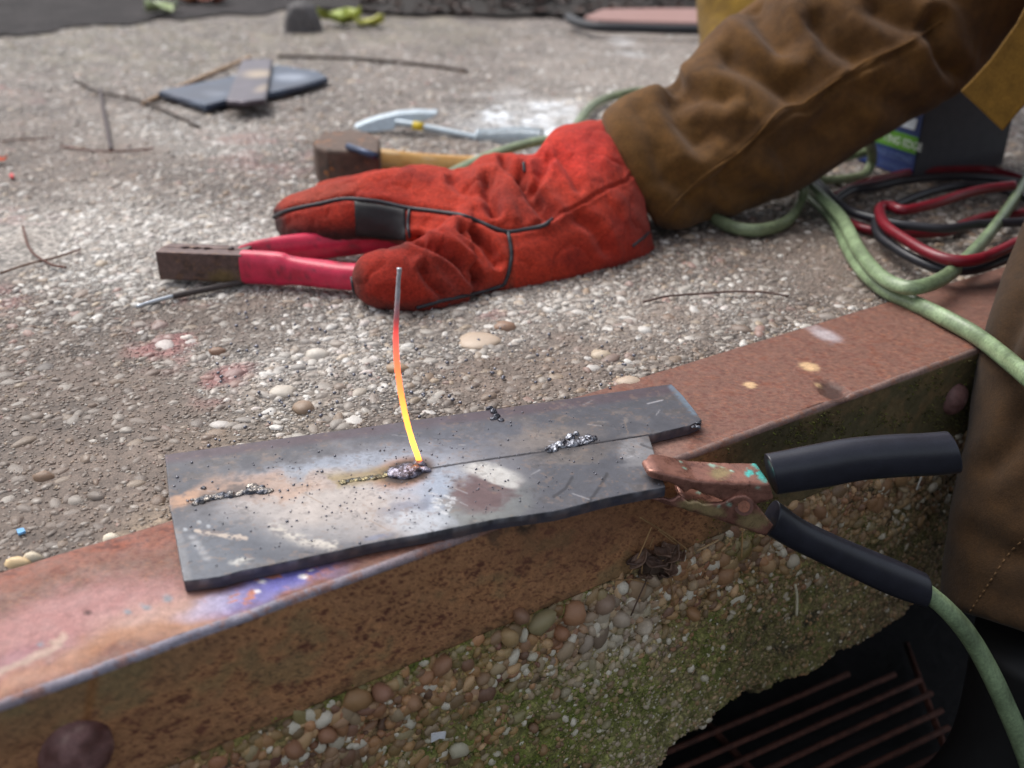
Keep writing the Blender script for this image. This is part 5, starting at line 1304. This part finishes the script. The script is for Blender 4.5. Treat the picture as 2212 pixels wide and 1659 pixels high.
for a in np.linspace(0, TN, TN * 22):
    k = a / TN; r = .0125 + .0085 * sst(k, 0, .7); hel.append(ax0 + axd * axl * k + r * (math.cos(2 * math.pi * a) * sp1 + math.sin(2 * math.pi * a) * sp2))
v, f = tube(hel, .0024, 7); mk('spring_handle', v, f, M_GALV, ch_, cols=np.tile(S(204, 212, 218), (len(v), 1)))
v, f = tube([ax0 - axd * .004, ax0 + axd * .004], .0125, 18); mk('spring_collar', v, f, M_GALV, ch_, cols=np.tile(S(150, 158, 164), (len(v), 1)))

# offcut plate with a flat bar across it and a stick under it
def slabthing(name, px, zb, h, col, label, cat):
    v, f = prism([at(x, y, zb) for x, y in px], np.array([0, 0, h]))
    o = mk(name, v, f, M_DARKP, label=label, cat=cat, smooth=False); fix_normals(o); bev(o, .0012); bake(o)
    P = verts(o) + WL[o.name]; set_cols(o, np.tile(col, (len(P), 1))); return o
op = slabthing('steel_offcut', [(341, 210), (446, 243), (470, 236), (500, 228), (588, 214), (650, 200), (711, 180), (690, 166), (600, 152), (480, 182)], .004, .012, S(66, 76, 92), 'blue black sheet steel offcut lying under a shorter flat bar', 'steel plate')
sb = slabthing('flat_bar', [(489, 229), (530, 231), (576, 225), (590, 136), (524, 138)], .0175, .010, S(96, 88, 92), 'short brownish flat bar laid across the blue black offcut', 'steel bar')
for o_ in (sb, op):
    m = o_.modifiers.new('r', 'REMESH'); m.mode = 'VOXEL'; m.voxel_size = .004; bake(o_); o_.data.materials.clear(); o_.data.materials.append(M_DARKP)
    P = verts(o_) + WL[o_.name]; px_, py_ = proj(P); n2 = fbm(P, 12, 3, 4)
    base = np.tile(S(92, 84, 92) if o_ is sb else S(62, 74, 94), (len(P), 1))
    base = mix(base, S(176, 156, 130), np.maximum(ell(px_ + 20 * n2, py_, 560, 160, 32, 9, 0, .7), ell(px_, py_, 568, 190, 18, 7, -20, .7) * .7) * (.8 if o_ is sb else 0))
    base = mix(base, S(150, 158, 172), np.maximum(ell(px_ + 20 * n2, py_, 625, 167, 34, 7, 0, .7), ell(px_, py_, 462, 202, 22, 6, 0, .7) * .6) * (.8 if o_ is op else 0))
    base = mix(base, S(56, 54, 66), sst(n2, 0, .4) * .5)
    set_cols(o_, base)
v, f = tube([at(310, 223, .0035), at(420, 174, .0035), at(540, 123, .006)], .0042, 8, smooth_n=12)
mk('stick', v, f, M_TWIG, label='thin pale brown stick running behind the blue black offcut', cat='stick', cols=np.tile(S(176, 146, 118), (len(v), 1)))
def rod_(pts, r, col, name, label, cat, z=.004, m=M_TWIG, n=40, group=None):
    v, f = tube([at(x, y, z) for x, y in pts], r, 7, smooth_n=n); v = v + .0008 * np.stack([fbm(v, 40, 2, 1), fbm(v, 40, 2, 2), fbm(v, 40, 2, 3)], 1)
    return mk(name, v, f, m, label=label, cat=cat, group=group, cols=np.tile(col, (len(v), 1)))
rod_([(216, 192), (226, 250), (240, 324)], .0034, S(82, 72, 72), 'electrode_stub', 'short dark electrode stub lying on the gravel, pointing at the camera', 'electrode')
rod_([(600, 121), (760, 126), (900, 138), (1008, 153)], .0036, S(76, 64, 56), 'thin_rod', 'long thin dark rod lying on the slab beyond the offcut', 'rod')
rod_([(159, 171), (213, 197), (290, 214), (350, 236), (431, 274)], .0026, S(78, 66, 58), 'twig', 'dark crooked twig crossing behind the short electrode stub', 'twig')
rod_([(131, 316), (200, 325), (273, 326), (330, 320)], .0015, S(112, 76, 66), 'twig', 'reddish thin twig lying at the near end of the electrode stub', 'twig')
rod_([(49, 490), (66, 540), (104, 568), (142, 578)], .0014, S(96, 62, 52), 'twig', 'thin curved brown twig on white gravel by the left picture edge', 'twig')
rod_([(0, 590), (60, 571), (120, 556), (174, 538)], .0012, S(104, 76, 62), 'twig', 'thin straight twig crossing under the curved one on white gravel', 'twig')
rod_([(1390, 652), (1444, 640), (1513, 634), (1583, 630), (1652, 632), (1704, 640)], .0011, S(84, 62, 56), 'twig', 'long thin dark twig on the slab in front of the sleeve', 'twig')
rod_([(0, 305), (60, 300), (120, 296)], .0013, S(110, 78, 66), 'twig', 'thin reddish twig left of the electrode stub at the picture edge', 'twig')
# stone
V3, F3 = ico(3)
c_ = at(655, 66); Vs, Fs = ico(2); q = Vs * (1 + .5 * fbm(Vs, 1.2, 2, 12))[:, None]; q = np.sign(q) * np.abs(q) ** .8; q = q * [.042, .04, .052] * (1.15 - .4 * q[:, 2:3]) + c_ + [0, 0, .034]
mk('stone', q, Fs, M_SLAB, smooth=False, label='dark grey rough stone beside the yellow green leaf', cat='stone', cols=np.tile(S(92, 88, 88), (len(q), 1)))
# far board with a black edge
bd_ = empty('board', at(1380, 55), 'pinkish brown board with a black front edge lying by the dark soil', 'board')
pts = [at(x, y, .016) for x, y in [(1262, 46), (1290, 53), (1380, 57), (1500, 60), (1560, 60), (1560, 29), (1420, 28), (1300, 30)]]
v, f = prism(pts, np.array([0, 0, .014])); o = mk('board_top', v, f, M_ANY, bd_, smooth=False, cols=np.tile(S(150, 112, 104), (len(v), 1))); fix_normals(o); bev(o, .004)
v, f = tube([at(x, y, .026) for x, y in [(1228, 38), (1245, 48), (1290, 58), (1380, 61), (1500, 64), (1560, 64)]], .0125, 10, smooth_n=30)
mk('black_edging', v, f, M_ANY, bd_, cols=np.tile(S(40, 42, 48), (len(v), 1)))

# ------------------------------------------------------------------ leaves
def leaf_mesh(L_, W_, curl, sd, lobes=0):
    nu, nv = 16, 9; v = []
    for i in range(nu):
        u = i / (nu - 1); wd = W_ * (math.sin(math.pi * min(u * 1.02, 1)) ** .8) * (1 - .35 * u) + .0005
        wd *= 1 + (.35 * math.cos(lobes * math.pi * u) if lobes else 0)
        for j in range(nv):
            s = j / (nv - 1) * 2 - 1
            v.append((u * L_, s * wd, curl * (s * s * .28 * W_ + (u - .5) ** 2 * L_ * .4) + .22 * W_ * math.sin(7 * u + sd + 3 * s) * math.cos(5 * s + 2 * sd)))
    return np.array(v), gridf(nu, nv)
def leaf(name, x, y, L_, W_, col, col2, rot, label, cat='leaf', curl=.6, z=.004, lobes=0, tilt=0.0, group=None, parent=None, base=None):
    v, f = leaf_mesh(L_, W_, curl, rot, lobes)
    v = v - [L_ / 2, 0, v[:, 2].min()] if base is None else v
    ct, st_ = math.cos(tilt), math.sin(tilt); v = np.stack([v[:, 0] * ct - v[:, 2] * st_, v[:, 1], v[:, 0] * st_ + v[:, 2] * ct], 1)
    cr, sr = math.cos(rot), math.sin(rot); v = np.stack([v[:, 0] * cr - v[:, 1] * sr, v[:, 0] * sr + v[:, 1] * cr, v[:, 2]], 1)
    o_ = (at(x, y) + [0, 0, z]) if base is None else base
    v = v + o_
    n2 = fbm(v, 30, 3, int(rot * 10)); c = mix(np.tile(col, (len(v), 1)), col2, sst(n2, -.1, .3))
    o = mk(name, v, f, M_LEAF, parent, cols=c, label=label, cat=cat, group=group)
    m = o.modifiers.new('s', 'SOLIDIFY'); m.thickness = .0008
    return o
leaf('fallen_leaf', 735, 56, .12, .055, S(176, 186, 84), S(140, 156, 60), .3, 'crumpled bright yellow green leaf beside the dark stone', curl=1.3, lobes=5)
leaf('fallen_leaf', 790, 58, .12, .04, S(176, 176, 64), S(196, 196, 110), 2.7, 'olive yellow crumpled leaf just right of the bright green one', curl=1.2, lobes=4)
leaf('fallen_leaf', 352, 33, .11, .05, S(206, 214, 178), S(180, 196, 140), .9, 'pale whitish green leaf at the back of the slab', curl=1.2, lobes=4)
leaf('fallen_leaf', 412, 9, .14, .055, S(186, 120, 76), S(160, 92, 58), .2, 'orange brown dead leaf, left one of the pair at the back', curl=1.1, lobes=4)
leaf('fallen_leaf', 462, 9, .12, .05, S(172, 104, 80), S(140, 78, 60), 2.4, 'reddish brown dead leaf, right one of the pair at the back', curl=1.1, lobes=4)
leaf('fallen_leaf', 2, 353, .022, .009, S(200, 84, 40), S(160, 60, 30), 1.0, 'small orange leaf at the left picture edge', curl=.8)
# shrubs at the back: stems with broad leaves, partly above the frame
def shrub(x, y, n, hgt, cols_, label, sd):
    rg = random.Random(sd); b = at(x, y) + [0, 0, .005]
    root = empty('shrub', b, label, 'shrub')
    for k in range(4):
        a = rg.uniform(0, 6.28); tip = b + [math.cos(a) * .12, math.sin(a) * .12, hgt * rg.uniform(.7, 1.1)]
        P = crom([b, (b + tip) / 2 + [rg.uniform(-.03, .03), rg.uniform(-.03, .03), .03], tip], 10)
        v, f = tube(P, np.linspace(.005, .002, 10), 6); mk('stem', v, f, M_TWIG, root, cols=np.tile(S(70, 56, 42), (len(v), 1)))
        for j in range(n // 4):
            q = P[rg.randrange(2, 10)]
            leaf('shrub_leaf', 0, 0, rg.uniform(.07, .13), rg.uniform(.018, .032), cols_[0], cols_[1], rg.uniform(0, 6.28), None, None, .4, base=q, tilt=rg.uniform(-.7, .5), parent=root)
GC = (S(52, 92, 62), S(38, 66, 46))
shrub(1090, 2, 26, .26, GC, 'dark green leafy shrub at the back, left of the board', 1)
shrub(960, -12, 24, .3, (S(48, 60, 40), S(36, 40, 30)), 'shadowy dark shrub in the middle of the soil bed', 2)
shrub(1450, -4, 26, .24, (S(84, 122, 98), S(50, 84, 62)), 'blue green leafy shrub behind the pinkish board', 3)
shrub(1250, -25, 24, .35, (S(46, 54, 38), S(34, 38, 28)), 'dark shrub farthest back behind the left end of the board', 4)
# dead leaf litter on the soil
lv, lf, lc, off = [], [], [], 0
for i in range(260):
    x, y = RNG.uniform(760, 1560), RNG.uniform(-60, 30)
    v, f = leaf_mesh(RNG.uniform(.03, .07), RNG.uniform(.01, .022), .8, i); r_ = RNG.uniform(0, 6.28)
    v = np.stack([v[:, 0] * math.cos(r_) - v[:, 1] * math.sin(r_), v[:, 0] * math.sin(r_) + v[:, 1] * math.cos(r_), v[:, 2] - v[:, 2].min()], 1) + at(x, y, .012)
    lv.append(v); lf.append(f + off); off += len(v); lc.append(np.tile(S(70, 46, 36) * RNG.uniform(.4, 1.3), (len(v), 1)))
mk('leaf_litter', np.vstack(lv), np.vstack(lf), M_LEAF, cols=np.vstack(lc), kind='stuff', label='dark dead leaf litter on the soil under the shrubs', cat='leaf litter')

# ------------------------------------------------------------------ debris on the wall
def needle(pts, r, col, name='pine_needle', label='dry straw coloured pine needle stuck on the wall below the clamp', group='dry needles on the wall', lift=.004):
    P = [wallp(x, y, T0 - lift) for x, y in pts]
    v, f = tube(P, r, 5, smooth_n=14); return mk(name, v, f, M_TWIG, label=label, cat='pine needle' if name == 'pine_needle' else 'straw', group=group, cols=np.tile(col, (len(v), 1)))
ST_ = S(178, 140, 96)
for p in [[(1382, 1117), (1440, 1153), (1490, 1192)], [(1422, 1145), (1445, 1163), (1468, 1181)], [(1407, 1139), (1385, 1190), (1362, 1238)], [(1412, 1160), (1403, 1183)], [(1320, 1253), (1360, 1252), (1398, 1248)], [(1360, 1250), (1386, 1256), (1412, 1263)], [(1441, 1216), (1450, 1263), (1457, 1308)], [(1445, 1225), (1452, 1262)], [(1388, 1216), (1386, 1236)], [(1428, 1212), (1451, 1204)], [(1385, 1238), (1408, 1254)], [(1604, 1150), (1602, 1205)]]:
    needle(p, .0006, ST_ * random.uniform(.7, 1.1), lift=.0065)
needle([(1421, 1196), (1410, 1225), (1395, 1257), (1363, 1330)], .0006, S(96, 76, 64), 'dead_stem', 'thin dark dead stem hanging down over the white pebbles', None, .010)
needle([(1718, 1263), (1722, 1290), (1721, 1329)], .0012, S(214, 204, 176), 'straw', 'pale curved straw on dark moss below the lower grip', None, .009)
needle([(1505, 1190), (1520, 1183), (1542, 1172), (1552, 1166)], .0009, S(190, 160, 120), 'straw', 'short bent straw on the moss under the clamp', None, .006)
needle([(1990, 1030), (1984, 1046), (1980, 1058)], .0010, S(190, 186, 176), 'straw', 'tiny pale straw below the upper grip', None, .008)
# clump of dead leaves and dirt caught at the end of the steel leg
V3, F3 = ico(3)
cl = empty('debris_clump', wallp(1420, 1215, T0 - .004), 'dark clump of rotten leaves and dirt under the clamp jaw', 'debris')
c0 = wallp(1418, 1222, T0 - .002)
L = V3 * (1 + .45 * fbm(V3, 2.2, 4, 3))[:, None]
q = c0 + L[:, :1] * E * .015 - L[:, 1:2] * N * .006 + L[:, 2:] * np.array([0, 0, 1]) * .012
mk('dirt', q, F3, M_TWIG, cl, cols=np.tile(S(84, 66, 54), (len(q), 1)))
for i in range(14):
    bq_ = wallp(1422 + random.uniform(-40, 44), 1214 + random.uniform(-30, 34), T0 - .009)
    leaf('dead_leaf', 0, 0, random.uniform(.010, .018), random.uniform(.004, .007), S(124, 98, 82), S(88, 68, 60), random.uniform(0, 6), None, None, .9, base=bq_, tilt=random.uniform(-1, 1), parent=cl)
# chips
p = wallp(943, 1592, T0 - .012)
v, f = prism([wallp(x, y, T0 - .010) for x, y in [(931, 1584), (945, 1581), (962, 1579), (959, 1594), (947, 1593), (930, 1602)]], -N * .0012)
mk('plastic_chip', v, f, M_ANY, label='small white plastic chip on the mossy pebbles', cat='chip', cols=np.tile(S(236, 236, 238), (len(v), 1)), smooth=False)
v, f = prism([at(x, y, .001) for x, y in [(36, 1147), (52, 1144), (56, 1151), (40, 1157)]], np.array([0, 0, .0015]))
mk('plastic_chip', v, f, M_ANY, label='tiny light blue plastic chip on the muddy slab at left', cat='chip', cols=np.tile(S(110, 170, 220), (len(v), 1)), smooth=False)
v, f = prism([at(x, y, .003) for x, y in [(21, 380), (29, 379), (31, 385), (23, 386)]], np.array([0, 0, .003]))
mk('plastic_chip', v, f, M_ANY, label='tiny red plastic chip on the gravel at the left edge', cat='chip', cols=np.tile(S(210, 50, 56), (len(v), 1)), smooth=False)
# small spatter beads and slag crumbs on the slab near the plate
pts = []
for i in range(260):
    x, y = RNG.uniform(450, 1400), RNG.uniform(640, 990)
    if not in_poly(np.array([x]), np.array([y]), PLATE_PX)[0]: pts.append(at(x, y, .003))
P = np.array(pts); r = RNG.uniform(.0006, .0016, len(P))
v, f, k = blobs(P, np.stack([r * 1.3, r, r], 1), basis((0, 0, 1), RNG.uniform(0, 6, len(P))), 2, .3, 8)
mk('slag_crumbs', v, f, M_SPAT, label='dark slag crumbs scattered on the slab behind the plate', cat='slag', kind='stuff')
